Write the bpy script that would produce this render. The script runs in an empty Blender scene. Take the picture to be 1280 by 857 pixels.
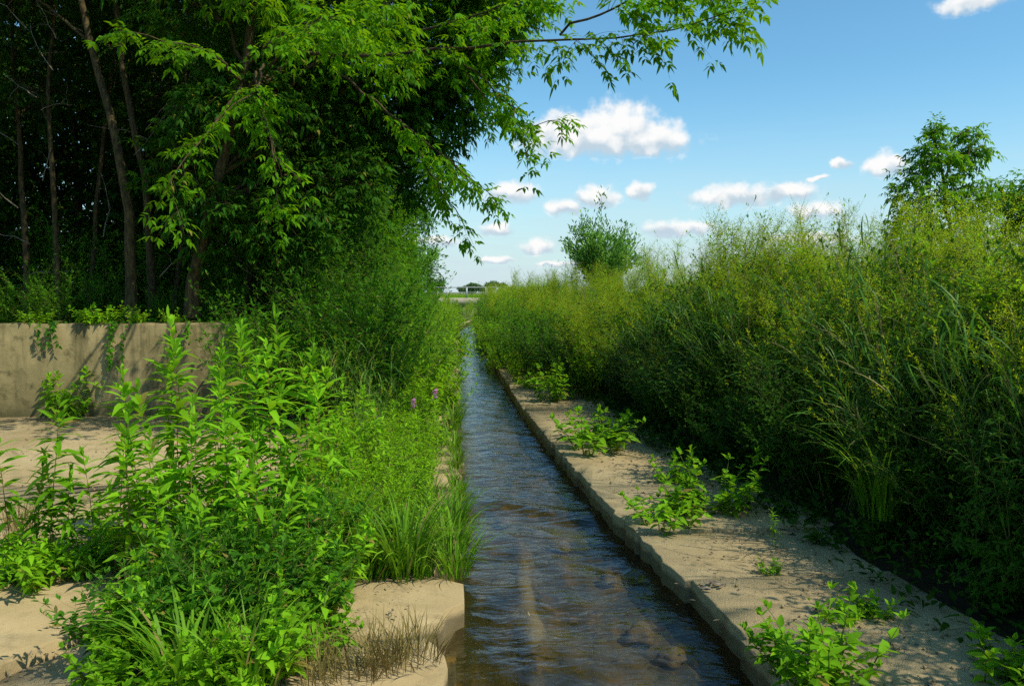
import bpy, math, random
import numpy as np
from mathutils import Vector, Euler, Matrix

SC = bpy.context.scene
COL = SC.collection
rng = np.random.default_rng(7)
PI = math.pi
R = math.radians

# ------------------------------------------------------------------ camera
FOC = 1000.0                      # focal length in pixels of a 1280 wide frame
PITCH = math.atan(63.5 / FOC)
YAW = math.atan(90 / FOC)
EYE = Vector((0, 0, 1.7))
ROT = Euler((PI / 2 - PITCH, 0, -YAW))
RM = ROT.to_matrix()

def ray(px, py):
    return RM @ Vector((px - 640, 428.5 - py, -FOC))

def at(px, py, y):                # the point seen at (px, py) that lies y metres down the channel
    r = ray(px, py)
    return EYE + r * (y / r.y)

def gpt(px, py, z=0.0):           # the point seen at (px, py) on the level z
    r = ray(px, py)
    return EYE + r * ((z - EYE.z) / r.z)

cam_d = bpy.data.cameras.new('camera')
cam = bpy.data.objects.new('camera', cam_d)
COL.objects.link(cam)
cam.location = EYE
cam.rotation_euler = ROT
cam_d.sensor_width = 36
cam_d.lens = 36 * FOC / 1280
cam_d.clip_start = 0.05
cam_d.clip_end = 5000
SC.camera = cam

# ------------------------------------------------------------------ node helper
class NT:
    def __init__(s, tree):
        s.t = tree
        tree.nodes.clear()
    def n(s, typ, ins=None, **kw):
        nd = s.t.nodes.new(typ)
        for k, v in kw.items():
            setattr(nd, k, v)
        if ins:
            for k, v in ins.items():
                sock = nd.inputs[k]
                if isinstance(v, bpy.types.NodeSocket):
                    s.t.links.new(v, sock)
                else:
                    sock.default_value = v
        return nd
    def math(s, op, a, b=0.0, c=None, clamp=False):
        ins = {0: a, 1: b}
        if c is not None: ins[2] = c
        return s.n('ShaderNodeMath', ins, operation=op, use_clamp=clamp).outputs[0]
    def mix(s, f, a, b, blend='MIX'):
        nd = s.n('ShaderNodeMix', data_type='RGBA', blend_type=blend)
        for sock, v in ((nd.inputs[0], f), (nd.inputs[6], a), (nd.inputs[7], b)):
            if isinstance(v, bpy.types.NodeSocket): s.t.links.new(v, sock)
            elif isinstance(v, (int, float)): sock.default_value = v
            else: sock.default_value = (*v, 1) if len(v) == 3 else v
        return nd.outputs[2]
    def ss(s, x, lo, hi):
        return s.n('ShaderNodeMapRange', {0: x, 1: lo, 2: hi, 3: 0.0, 4: 1.0}, interpolation_type='SMOOTHSTEP').outputs[0]
    def noise(s, vec, scale, detail=4, rough=0.55, dist=0.0):
        ins = {'Scale': scale, 'Detail': detail, 'Roughness': rough, 'Distortion': dist}
        if vec is not None: ins['Vector'] = vec
        return s.n('ShaderNodeTexNoise', ins).outputs['Fac']
    def out(s, surf, typ='ShaderNodeOutputMaterial'):
        o = s.n(typ)
        s.t.links.new(surf, o.inputs['Surface'])

def new_mat(name):
    m = bpy.data.materials.new(name)
    m.use_nodes = True
    return m, NT(m.node_tree)

# ------------------------------------------------------------------ world: daylight sky with cumulus clouds
SUN_EL, SUN_AZ = R(50), R(125)    # azimuth clockwise from +Y
w = bpy.data.worlds.new('World')
SC.world = w
w.use_nodes = True
T = NT(w.node_tree)
sky = T.n('ShaderNodeTexSky', sky_type='NISHITA', sun_disc=False, sun_elevation=SUN_EL, sun_rotation=SUN_AZ,
          air_density=1.0, dust_density=0.5, ozone_density=1.6, altitude=0)
tc = T.n('ShaderNodeTexCoord')
sep = T.n('ShaderNodeSeparateXYZ', {0: tc.outputs['Generated']})
u = T.math('ARCTAN2', sep.outputs[0], sep.outputs[1])
v = T.math('ARCSINE', sep.outputs[2])
uv = T.n('ShaderNodeCombineXYZ', {0: u, 1: v, 2: 0.0}).outputs[0]
CLOUDS = [  # px, py, half width, half height
    (715, 168, 68, 30), (772, 162, 60, 36), (822, 176, 46, 24), (760, 180, 105, 20),
    (640, 243, 36, 17), (745, 246, 32, 18), (708, 261, 30, 13), (800, 240, 18, 14),
    (920, 246, 62, 17), (985, 241, 38, 14), (1020, 264, 34, 14), (845, 287, 50, 12),
    (1107, 207, 28, 16), (1050, 205, 14, 8), (622, 287, 26, 11), (672, 308, 26, 11),
    (620, 326, 26, 6), (1215, 4, 36, 13), (545, 302, 30, 10), (1022, 222, 12, 4),
    (1010, 300, 60, 10), (1245, 300, 45, 12), (700, 330, 40, 5)]
warp = T.n('ShaderNodeTexNoise', {'Vector': uv, 'Scale': 40.0, 'Detail': 5.0, 'Roughness': 0.6})
wv = T.n('ShaderNodeVectorMath', {0: warp.outputs['Color'], 1: (0.5, 0.5, 0.5)}, operation='SUBTRACT').outputs[0]
wv = T.n('ShaderNodeVectorMath', {0: wv, 1: (0.022, 0.016, 0.0), 2: uv}, operation='MULTIPLY_ADD').outputs[0]
best = None; sw = None; swd = None
for (px, py, a, b) in CLOUDS:
    d = ray(px, py).normalized()
    cu, cv = math.atan2(d.x, d.y), math.asin(d.z)
    a /= FOC; b /= FOC
    q = T.n('ShaderNodeVectorMath', {0: wv, 1: (1 / a, 1 / b, 0), 2: (-cu / a, -cv / b, 0)}, operation='MULTIPLY_ADD').outputs[0]
    ln = T.n('ShaderNodeVectorMath', {0: q}, operation='LENGTH').outputs['Value']
    dens = T.math('SUBTRACT', 1.0, ln)
    qy = T.n('ShaderNodeSeparateXYZ', {0: q}).outputs[1]
    # flat base: fade out quickly under the middle of the cloud
    dens = T.math('MINIMUM', dens, T.math('MULTIPLY_ADD', qy, 0.9, 0.75))
    best = dens if best is None else T.math('SMOOTH_MAX', best, dens, 0.25)
    wt = T.math('MAXIMUM', dens, 0.0)
    wd = T.math('MULTIPLY', wt, qy)
    sw = wt if sw is None else T.math('ADD', sw, wt)
    swd = wd if swd is None else T.math('ADD', swd, wd)
nz = T.noise(uv, 70, 5, 0.62)
vor = T.n('ShaderNodeTexVoronoi', {'Vector': wv, 'Scale': 52.0, 'Smoothness': 0.5}, feature='SMOOTH_F1', voronoi_dimensions='2D').outputs['Distance']
fld = T.math('MULTIPLY_ADD', T.math('SUBTRACT', nz, 0.5), 0.85, T.math('MULTIPLY_ADD', T.math('SUBTRACT', 0.45, vor), 0.38, best))
alpha = T.math('POWER', T.ss(fld, -0.16, 0.50), 1.25)
vert = T.math('DIVIDE', swd, T.math('ADD', sw, 0.02))
nz2 = T.math('MULTIPLY_ADD', T.math('SUBTRACT', 0.42, vor), 0.55, T.noise(uv, 34, 3, 0.6))
lit = T.ss(T.math('MULTIPLY_ADD', T.math('SUBTRACT', nz2, 0.5), 1.6, vert), -0.55, 0.30)
ccol = T.mix(lit, (0.54, 0.66, 0.76), (1.0, 0.995, 0.98))
hs = T.n('ShaderNodeHueSaturation', {'Hue': 0.497, 'Saturation': 1.12, 'Value': 1.0, 'Color': sky.outputs[0]})
SKY_K = 0.15
skyc = T.n('ShaderNodeVectorMath', {0: hs.outputs[0], 1: (SKY_K * 0.84, SKY_K * 1.16, SKY_K * 1.16)}, operation='MULTIPLY').outputs[0]
# thin high haze low over the horizon
streak = T.noise(T.n('ShaderNodeVectorMath', {0: uv, 1: (3.0, 16.0, 1.0)}, operation='MULTIPLY').outputs[0], 2.4, 4, 0.6)
hz = T.math('MULTIPLY', T.math('POWER', T.ss(v, 0.26, -0.04), 1.2), T.math('MULTIPLY_ADD', streak, 0.9, 0.55), clamp=True)
skyc = T.mix(hz, skyc, (0.62, 0.755, 0.83))
front = T.ss(sep.outputs[1], 0.0, 0.2)
fin = T.mix(T.math('MULTIPLY', T.math('MULTIPLY', alpha, front), 0.97), skyc, ccol)
bg = T.n('ShaderNodeBackground', {'Color': fin, 'Strength': 1.0})
T.out(bg.outputs[0], 'ShaderNodeOutputWorld')
w.cycles.sampling_method = 'NONE'

sd = bpy.data.lights.new('sun', 'SUN')
sd.energy = 5.0
sd.angle = R(0.5)
sd.color = (1.0, 0.93, 0.80)
sun = bpy.data.objects.new('sun', sd)
COL.objects.link(sun)
SUNV = Vector((math.sin(SUN_AZ) * math.cos(SUN_EL), math.cos(SUN_AZ) * math.cos(SUN_EL), math.sin(SUN_EL)))
sun.rotation_euler = SUNV.to_track_quat('Z', 'Y').to_euler()
sun.location = (20, -6, 25)

# ------------------------------------------------------------------ render settings
SC.render.engine = 'CYCLES'
cy = SC.cycles
cy.use_denoising = False
cy.debug_use_spatial_splits = True
cy.adaptive_threshold = 0.02
cy.max_bounces = 5
cy.diffuse_bounces = 2
cy.glossy_bounces = 3
cy.transmission_bounces = 4
cy.transparent_max_bounces = 12
cy.caustics_reflective = False
cy.caustics_refractive = False
cy.sample_clamp_indirect = 4
SC.view_settings.view_transform = 'Standard'
SC.view_settings.look = 'None'
SC.view_settings.exposure = 0
SC.view_settings.gamma = 1

ZW, ZB = -0.15, -0.28            # levels of the water and of the channel bed

# ------------------------------------------------------------------ materials
def leaf_mat(name, dark, light, glow, trans=0.38, rough=0.55, spec=0.08, dry=None):
    m, t = new_mat(name)
    tint = t.n('ShaderNodeAttribute', attribute_name='tint').outputs['Fac']
    oi = t.n('ShaderNodeObjectInfo').outputs['Random']
    f = t.math('MULTIPLY_ADD', t.math('SUBTRACT', oi, 0.5), 0.55, tint, clamp=True)
    col = t.mix(f, dark, light)
    if dry is not None:
        col = t.mix(t.ss(tint, 0.95, 0.97), col, dry)
    col = t.mix(t.n('ShaderNodeNewGeometry').outputs['Backfacing'], col, t.mix(0.15, col, (0.12, 0.20, 0.04)))
    gcol = t.mix(f, tuple(g * 0.55 for g in glow), glow)
    p = t.n('ShaderNodeBsdfPrincipled', {'Base Color': col, 'Roughness': rough, 'Specular IOR Level': spec})
    tr = t.n('ShaderNodeBsdfTranslucent', {'Color': gcol})
    mx = t.n('ShaderNodeMixShader', {0: trans, 1: p.outputs[0], 2: tr.outputs[0]})
    t.out(mx.outputs[0])
    return m

M = {}
M['herb'] = leaf_mat('bright_herb_leaf', (0.035, 0.13, 0.004), (0.2329, 0.5123, 0.01552), (0.4752, 0.8184, 0.0198), 0.40, dry=(0.25, 0.17, 0.05))
M['fine'] = leaf_mat('fine_herb_leaf', (0.05, 0.15, 0.003), (0.2541, 0.5083, 0.01196), (0.4752, 0.792, 0.0198), 0.40, dry=(0.26, 0.20, 0.05))
M['mug'] = leaf_mat('mugwort_leaf', (0.022, 0.09, 0.006), (0.104, 0.299, 0.0156), (0.24, 0.504, 0.024), 0.34, dry=(0.26, 0.20, 0.05))
M['grass'] = leaf_mat('grass_blade', (0.04, 0.13, 0.006), (0.196, 0.42, 0.0196), (0.3795, 0.6578, 0.0253), 0.36, rough=0.4, dry=(0.30, 0.22, 0.08))
M['reed'] = leaf_mat('reed_blade', (0.025, 0.10, 0.010), (0.1125, 0.2875, 0.0275), (0.216, 0.456, 0.024), 0.32, rough=0.45, spec=0.16, dry=(0.22, 0.19, 0.06))
M['dry'] = leaf_mat('dry_grass', (0.16, 0.11, 0.035), (0.30, 0.24, 0.08), (0.3, 0.22, 0.06), 0.25)
M['bank'] = leaf_mat('bank_weed_leaf', (0.030, 0.11, 0.002), (0.2402, 0.5174, 0.01109), (0.528, 0.85, 0.0165), 0.38, dry=(0.26, 0.20, 0.05))
M['panicle'] = leaf_mat('panicle_specks', (0.24, 0.33, 0.004), (0.528, 0.624, 0.0168), (0.7392, 0.85, 0.01568), 0.45)
M['bush'] = leaf_mat('bush_leaf', (0.015, 0.080, 0.004), (0.09375, 0.2875, 0.01), (0.22, 0.495, 0.0132), 0.36, dry=(0.26, 0.20, 0.05))
M['willow'] = leaf_mat('willow_leaf', (0.04, 0.11, 0.016), (0.3629, 0.6955, 0.121), (0.4095, 0.819, 0.091), 0.32)
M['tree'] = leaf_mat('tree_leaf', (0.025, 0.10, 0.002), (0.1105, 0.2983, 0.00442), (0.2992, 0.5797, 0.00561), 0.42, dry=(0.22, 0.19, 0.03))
M['treedark'] = leaf_mat('shade_painted_tree_leaf', (0.008, 0.036, 0.003), (0.028, 0.090, 0.007), (0.06, 0.16, 0.006), 0.26, dry=(0.22, 0.19, 0.03))  # tree leaf copy darkened, the thicket's shade sits in the colour
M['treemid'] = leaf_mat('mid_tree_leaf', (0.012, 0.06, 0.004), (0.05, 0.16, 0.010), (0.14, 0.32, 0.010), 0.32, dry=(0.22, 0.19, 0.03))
M['shade'] = leaf_mat('shade_painted_leaf', (0.010, 0.045, 0.003), (0.050, 0.135, 0.007), (0.10, 0.24, 0.008), 0.28)  # leaves darkened so the bank's shade is put into their colour
M['far'] = leaf_mat('hazed_distant_leaf', (0.045, 0.085, 0.035), (0.1275, 0.225, 0.075), (0.14, 0.238, 0.07), 0.2)  # distance haze mixed into the leaf colour
M['pink'] = leaf_mat('pink_petal', (0.60, 0.16, 0.42), (0.85, 0.35, 0.68), (0.85, 0.3, 0.65), 0.35)
M['yellow'] = leaf_mat('yellow_petal', (0.55, 0.42, 0.02), (0.75, 0.6, 0.04), (0.7, 0.55, 0.04), 0.25)

def stem_mat(name, a, b, scale=18):
    m, t = new_mat(name)
    tc = t.n('ShaderNodeTexCoord').outputs['Object']
    st = t.n('ShaderNodeVectorMath', {0: tc, 1: (1, 1, 0.25)}, operation='MULTIPLY').outputs[0]
    n = t.noise(st, scale, 6, 0.65)
    col = t.mix(t.ss(n, 0.35, 0.68), a, b)
    bp = t.n('ShaderNodeBump', {'Strength': 0.5, 'Distance': 0.02, 'Height': n})
    p = t.n('ShaderNodeBsdfPrincipled', {'Base Color': col, 'Roughness': 0.8, 'Specular IOR Level': 0.2, 'Normal': bp.outputs[0]})
    t.out(p.outputs[0])
    return m
M['bark'] = stem_mat('bark', (0.030, 0.022, 0.008), (0.105, 0.076, 0.026), 26)
M['twig'] = stem_mat('dead_twig', (0.10, 0.08, 0.055), (0.24, 0.20, 0.14), 20)
M['stem'] = stem_mat('green_stem', (0.07, 0.11, 0.02), (0.16, 0.17, 0.045), 12)
M['redstem'] = stem_mat('reddish_stem', (0.12, 0.055, 0.025), (0.20, 0.16, 0.05), 9)
M['straw'] = stem_mat('straw_stem', (0.20, 0.16, 0.06), (0.32, 0.26, 0.11), 12)

def concrete(name, base, dark, warm, stain=0.6, streak=False):
    m, t = new_mat(name)
    tc = t.n('ShaderNodeNewGeometry').outputs['Position']
    big = t.noise(tc, 1.1, 5, 0.6)
    mid = t.noise(tc, 6.0, 6, 0.65)
    fine = t.noise(tc, 95.0, 4, 0.7)
    vor = t.n('ShaderNodeTexVoronoi', {'Vector': tc, 'Scale': 60.0}).outputs['Distance']
    col = t.mix(t.ss(big, 0.35, 0.68), base, warm)
    col = t.mix(t.math('MULTIPLY', t.ss(mid, 0.50, 0.72), stain), col, dark)
    col = t.mix(t.math('MULTIPLY', t.ss(t.noise(tc, 2.3, 7, 0.68, 0.6), 0.54, 0.70), 0.55), col, tuple(c * 0.75 for c in dark))
    col = t.mix(t.math('MULTIPLY', t.ss(fine, 0.55, 0.75), 0.40), col, tuple(c * 0.5 for c in dark))
    col = t.mix(t.math('MULTIPLY', t.ss(vor, 0.22, 0.06), 0.45), col, tuple(min(1, c * 1.45) for c in base))
    # thin cracks
    cr = t.n('ShaderNodeTexVoronoi', {'Vector': t.n('ShaderNodeVectorMath', {0: t.n('ShaderNodeTexNoise', {'Vector': tc, 'Scale': 2.5, 'Detail': 5.0}).outputs['Color'], 1: (0.5, 0.5, 0.5), 2: tc}, operation='MULTIPLY_ADD').outputs[0], 'Scale': 0.55}, feature='DISTANCE_TO_EDGE').outputs['Distance']
    crk = t.math('MULTIPLY', t.ss(cr, 0.006, 0.001), t.ss(big, 0.55, 0.62))
    col = t.mix(t.math('MULTIPLY', crk, 0.75), col, (0.07, 0.055, 0.035))
    if streak:
        sv = t.n('ShaderNodeVectorMath', {0: tc, 1: (5.0, 5.0, 0.5)}, operation='MULTIPLY').outputs[0]
        zz = t.n('ShaderNodeSeparateXYZ', {0: tc}).outputs[2]
        run = t.math('MULTIPLY', t.ss(t.noise(sv, 1.0, 5, 0.6), 0.42, 0.68), t.math('MULTIPLY_ADD', zz, 0.45, 0.30, clamp=True))
        col = t.mix(run, col, tuple(c * 0.55 for c in dark))
        col = t.mix(t.math('MULTIPLY', t.ss(t.math('MULTIPLY_ADD', t.math('SUBTRACT', mid, 0.5), 0.35, zz), 0.22, 0.0), 0.7), col, (0.05, 0.05, 0.018))  # shade at the wall foot painted as a darker colour
    hgt = t.math('ADD', t.math('MULTIPLY', mid, 0.5), t.math('MULTIPLY', fine, 0.35))
    hgt = t.math('SUBTRACT', hgt, t.math('MULTIPLY', crk, 0.6))
    bp = t.n('ShaderNodeBump', {'Strength': 0.9, 'Distance': 0.016, 'Height': hgt})
    # damp band above the water, also painting in the side's shade
    z = t.n('ShaderNodeSeparateXYZ', {0: tc}).outputs[2]
    damp_shade = t.ss(t.math('MULTIPLY_ADD', t.math('SUBTRACT', mid, 0.5), 0.07, z), -0.04, -0.085)
    col = t.mix(t.math('MULTIPLY', damp_shade, 0.82), col, (0.085, 0.068, 0.034))
    p = t.n('ShaderNodeBsdfPrincipled', {'Base Color': col, 'Roughness': t.math('MULTIPLY_ADD', damp_shade, -0.5, 0.92), 'Specular IOR Level': 0.25, 'Normal': bp.outputs[0]})
    t.out(p.outputs[0])
    return m
M['concrete'] = concrete('old_concrete', (0.42, 0.325, 0.165), (0.22, 0.165, 0.078), (0.34, 0.255, 0.12))
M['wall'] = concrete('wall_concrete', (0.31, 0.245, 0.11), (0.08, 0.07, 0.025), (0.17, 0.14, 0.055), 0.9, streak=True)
M['sunk'] = concrete('sunken_concrete', (0.62, 0.5, 0.28), (0.3, 0.23, 0.1), (0.5, 0.4, 0.2))
M['bridge'] = concrete('bridge_concrete', (0.40, 0.35, 0.25), (0.26, 0.22, 0.15), (0.36, 0.31, 0.21))

m, t = new_mat('soil'); M['soil'] = m
tc = t.n('ShaderNodeNewGeometry').outputs['Position']
col = t.mix(t.ss(t.noise(tc, 0.8, 6, 0.65), 0.35, 0.65), (0.030, 0.022, 0.011), (0.025, 0.035, 0.009))
col = t.mix(t.ss(t.noise(tc, 22, 5, 0.7), 0.45, 0.7), col, (0.055, 0.042, 0.02))
rad = t.n('ShaderNodeVectorMath', {0: tc}, operation='LENGTH').outputs['Value']
fld = t.mix(t.ss(t.noise(tc, 0.06, 5, 0.6), 0.4, 0.6), (0.10, 0.15, 0.03), (0.16, 0.18, 0.05))
col = t.mix(t.ss(rad, 30, 70), col, fld)
bp = t.n('ShaderNodeBump', {'Strength': 0.8, 'Distance': 0.03, 'Height': t.noise(tc, 30, 5, 0.7)})
t.out(t.n('ShaderNodeBsdfPrincipled', {'Base Color': col, 'Roughness': 0.95, 'Specular IOR Level': 0.1, 'Normal': bp.outputs[0]}).outputs[0])

m, t = new_mat('channel_bed_mud'); M['bed'] = m
tc = t.n('ShaderNodeNewGeometry').outputs['Position']
st = t.n('ShaderNodeVectorMath', {0: tc, 1: (1.0, 0.45, 1.0)}, operation='MULTIPLY').outputs[0]
n1 = t.noise(st, 2.2, 6, 0.6); n2 = t.noise(st, 9, 6, 0.65); n3 = t.noise(tc, 45, 4, 0.7)
col = t.mix(t.ss(n1, 0.38, 0.62), (0.055, 0.052, 0.022), (0.18, 0.145, 0.062))
col = t.mix(t.math('MULTIPLY', t.ss(n2, 0.54, 0.66), 0.85), col, (0.28, 0.17, 0.03))
col = t.mix(t.ss(n2, 0.44, 0.34), col, (0.025, 0.030, 0.010))
col = t.mix(t.math('MULTIPLY', t.ss(n3, 0.5, 0.7), 0.5), col, (0.03, 0.026, 0.014))
bz_ = t.n('ShaderNodeSeparateXYZ', {0: tc}).outputs[2]
col = t.mix(t.math('MULTIPLY', t.ss(t.math('MULTIPLY_ADD', t.math('SUBTRACT', n2, 0.5), 0.05, bz_), ZB + .045, ZB + .085), 0.8), col, (0.40, 0.32, 0.17))
bp = t.n('ShaderNodeBump', {'Strength': 0.8, 'Distance': 0.03, 'Height': n2})
t.out(t.n('ShaderNodeBsdfPrincipled', {'Base Color': col, 'Roughness': 0.9, 'Normal': bp.outputs[0]}).outputs[0])

m, t = new_mat('stream_water'); M['water'] = m
tc = t.n('ShaderNodeNewGeometry').outputs['Position']
wx = t.n('ShaderNodeVectorMath', {0: t.n('ShaderNodeTexNoise', {'Vector': tc, 'Scale': 1.4, 'Detail': 3.0}).outputs['Color'], 1: (0.35, 0.35, 0.0), 2: tc}, operation='MULTIPLY_ADD').outputs[0]
n1 = t.noise(t.n('ShaderNodeVectorMath', {0: wx, 1: (2.4, 5.5, 1)}, operation='MULTIPLY').outputs[0], 1.0, 3, 0.5)
n2 = t.noise(t.n('ShaderNodeVectorMath', {0: wx, 1: (6, 10, 1)}, operation='MULTIPLY').outputs[0], 1.0, 4, 0.55, 0.4)
n3 = t.noise(t.n('ShaderNodeVectorMath', {0: wx, 1: (26, 34, 1)}, operation='MULTIPLY').outputs[0], 1.0, 3, 0.5, 0.3)
hh = t.math('ADD', t.math('ADD', t.math('MULTIPLY', n1, 1.0), t.math('MULTIPLY', n2, 0.26)), t.math('MULTIPLY', n3, 0.012))
bp = t.n('ShaderNodeBump', {'Strength': 0.6, 'Distance': 0.05, 'Height': hh})
fr = t.n('ShaderNodeFresnel', {'IOR': 1.33, 'Normal': bp.outputs[0]}).outputs[0]
fr = t.math('MULTIPLY_ADD', fr, 0.92, 0.0, clamp=True)
gl = t.n('ShaderNodeBsdfGlossy', {'Color': (0.95, 0.97, 1.0, 1), 'Roughness': 0.09, 'Normal': bp.outputs[0]})
tp = t.n('ShaderNodeBsdfRefraction', {'Color': (0.66, 0.63, 0.46, 1), 'Roughness': 0.02, 'IOR': 1.2, 'Normal': bp.outputs[0]})
tr = t.n('ShaderNodeBsdfTransparent', {'Color': (0.66, 0.64, 0.48, 1)})
under = t.n('ShaderNodeMixShader', {0: 0.75, 1: tp.outputs[0], 2: tr.outputs[0]})
mx = t.n('ShaderNodeMixShader', {0: fr, 1: under.outputs[0], 2: gl.outputs[0]})
t.out(mx.outputs[0])

m, t = new_mat('rail_paint'); M['rail'] = m
n = t.noise(t.n('ShaderNodeTexCoord').outputs['Object'], 3, 5)
t.out(t.n('ShaderNodeBsdfPrincipled', {'Base Color': t.mix(n, (0.30, 0.33, 0.33), (0.46, 0.48, 0.46)), 'Roughness': 0.5, 'Metallic': 0.2}).outputs[0])
m, t = new_mat('rock'); M['rock'] = m
n = t.noise(t.n('ShaderNodeTexCoord').outputs['Object'], 14, 6, 0.65)
t.out(t.n('ShaderNodeBsdfPrincipled', {'Base Color': t.mix(t.ss(n, 0.35, 0.7), (0.12, 0.09, 0.04), (0.33, 0.25, 0.12)), 'Roughness': 0.85}).outputs[0])

# ------------------------------------------------------------------ mesh building
def nrm(a):
    return a / np.maximum(np.linalg.norm(a, axis=-1, keepdims=True), 1e-9)

class MB:
    def __init__(s):
        s.v, s.f, s.t, s.n = [], [], [], 0
    def add(s, v, f, t=None):
        v = np.asarray(v, np.float32).reshape(-1, 3)
        f = np.asarray(f, np.int64).reshape(-1, 3)
        s.v.append(v); s.f.append(f + s.n)
        s.t.append(np.full(len(v), 0.5, np.float32) if t is None else np.asarray(t, np.float32))
        s.n += len(v)
        return s
    def data(s, name, mat, smooth=False):
        me = bpy.data.meshes.new(name)
        if s.n:
            v = np.concatenate(s.v); f = np.concatenate(s.f); t = np.concatenate(s.t)
            me.vertices.add(len(v)); me.loops.add(f.size); me.polygons.add(len(f))
            me.vertices.foreach_set('co', v.ravel())
            me.loops.foreach_set('vertex_index', f.ravel().astype(np.int32))
            me.polygons.foreach_set('loop_start', np.arange(len(f), dtype=np.int32) * 3)
            me.polygons.foreach_set('loop_total', np.full(len(f), 3, np.int32))
            if smooth: me.polygons.foreach_set('use_smooth', np.ones(len(f), bool))
            a = me.attributes.new('tint', 'FLOAT', 'POINT')
            a.data.foreach_set('value', t)
            me.update(calc_edges=True)
        me.materials.append(mat)
        return me
    def obj(s, name, mat, parent=None, smooth=False):
        return link(name, s.data(name, mat, smooth), parent)

def link(name, data, parent=None):
    o = bpy.data.objects.new(name, data)
    COL.objects.link(o)
    if parent is not None: o.parent = parent
    return o

def tag(o, label=None, cat=None, group=None, kind=None):
    if label: o['label'] = label
    if cat: o['category'] = cat
    if group: o['group'] = group
    if kind: o['kind'] = kind
    return o

def thing(name, label, cat, loc=(0, 0, 0), rz=0.0, group=None):
    o = link(name, None)
    o.location = loc
    o.rotation_euler = (0, 0, rz)
    o.empty_display_size = 0.2
    return tag(o, label, cat, group)

def copy_tree(o, parent=None):
    c = o.copy(); COL.objects.link(c); c.parent = parent
    for ch in list(o.children):
        copy_tree(ch, c)
    return c

# leaf templates: rows of (t, side, lift) and triangles
LANCE = (np.array([(0, 0, 0), (.28, -1, .25), (.28, 0, 0), (.28, 1, .25), (.62, -.8, .2), (.62, 0, 0), (.62, .8, .2), (1, 0, 0)]),
         np.array([(0, 2, 1), (0, 3, 2), (1, 2, 5), (1, 5, 4), (2, 3, 6), (2, 6, 5), (4, 5, 7), (5, 6, 7)]))
OVATE = (np.array([(0, 0, 0), (.3, -1, .22), (.35, 0, 0), (.3, 1, .22), (.66, -.62, .12), (.66, .62, .12), (1, 0, 0)]),
         np.array([(0, 2, 1), (0, 3, 2), (1, 2, 4), (2, 3, 5), (2, 5, 6), (2, 6, 4)]))
DIAM = (np.array([(0, 0, 0), (.42, -1, .2), (.42, 1, .2), (1, 0, 0)]), np.array([(0, 2, 3), (0, 3, 1)]))

def add_leaves(mb, P, D, N, L, W, droop=0.0, tint=None, tmpl=LANCE):
    """P base, D axis, N rough upper side; L length and W half width per leaf"""
    P = np.asarray(P, float); n = len(P)
    if n == 0: return
    D = nrm(np.asarray(D, float))
    S = np.cross(D, N); bad = np.linalg.norm(S, axis=1) < 1e-4
    S[bad] = (1, 0, 0); S = nrm(S)
    U = np.cross(S, D)
    L = np.broadcast_to(L, (n,)); W = np.broadcast_to(W, (n,)); dr = np.broadcast_to(droop, (n,))
    tv, tf = tmpl
    tt = tv[:, 0][None, :, None]
    V = P[:, None] + L[:, None, None] * tt * D[:, None] + W[:, None, None] * (tv[:, 1][None, :, None] * S[:, None] + tv[:, 2][None, :, None] * U[:, None])
    V[:, :, 2] -= (L * dr)[:, None] * (tv[:, 0] ** 2)[None]
    k = len(tv)
    F = tf[None] + (np.arange(n) * k)[:, None, None]
    if tint is None: tint = rng.random(n)
    mb.add(V.reshape(-1, 3), F.reshape(-1, 3), np.repeat(np.broadcast_to(tint, (n,)), k))

def add_tubes(mb, PT, RD, sides=5):
    """PT (n,k,3) polylines, RD (n,k) radii"""
    PT = np.asarray(PT, float); RD = np.asarray(RD, float)
    if PT.ndim == 2: PT = PT[None]; RD = RD[None]
    n, k, _ = PT.shape
    if n == 0: return
    RD = np.broadcast_to(RD, (n, k))
    D = nrm(np.gradient(PT, axis=1))
    ref = np.where(np.abs(D[:, :1, 2:3]) > 0.9, np.array([1., 0, 0]), np.array([0, 0, 1.]))
    A = nrm(np.cross(D, np.broadcast_to(ref, D.shape))); B = np.cross(D, A)
    th = np.arange(sides) / sides * 2 * PI
    V = PT[:, :, None] + RD[:, :, None, None] * (np.cos(th)[None, None, :, None] * A[:, :, None] + np.sin(th)[None, None, :, None] * B[:, :, None])
    i = np.arange(sides); j = (i + 1) % sides
    fs = []
    for s in range(k - 1):
        a, b = s * sides, (s + 1) * sides
        fs += [np.stack([a + i, a + j, b + j], 1), np.stack([a + i, b + j, b + i], 1)]
    f = np.concatenate(fs)
    F = f[None] + (np.arange(n) * k * sides)[:, None, None]
    mb.add(V.reshape(-1, 3), F.reshape(-1, 3), np.repeat(rng.random(n), k * sides))

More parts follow.
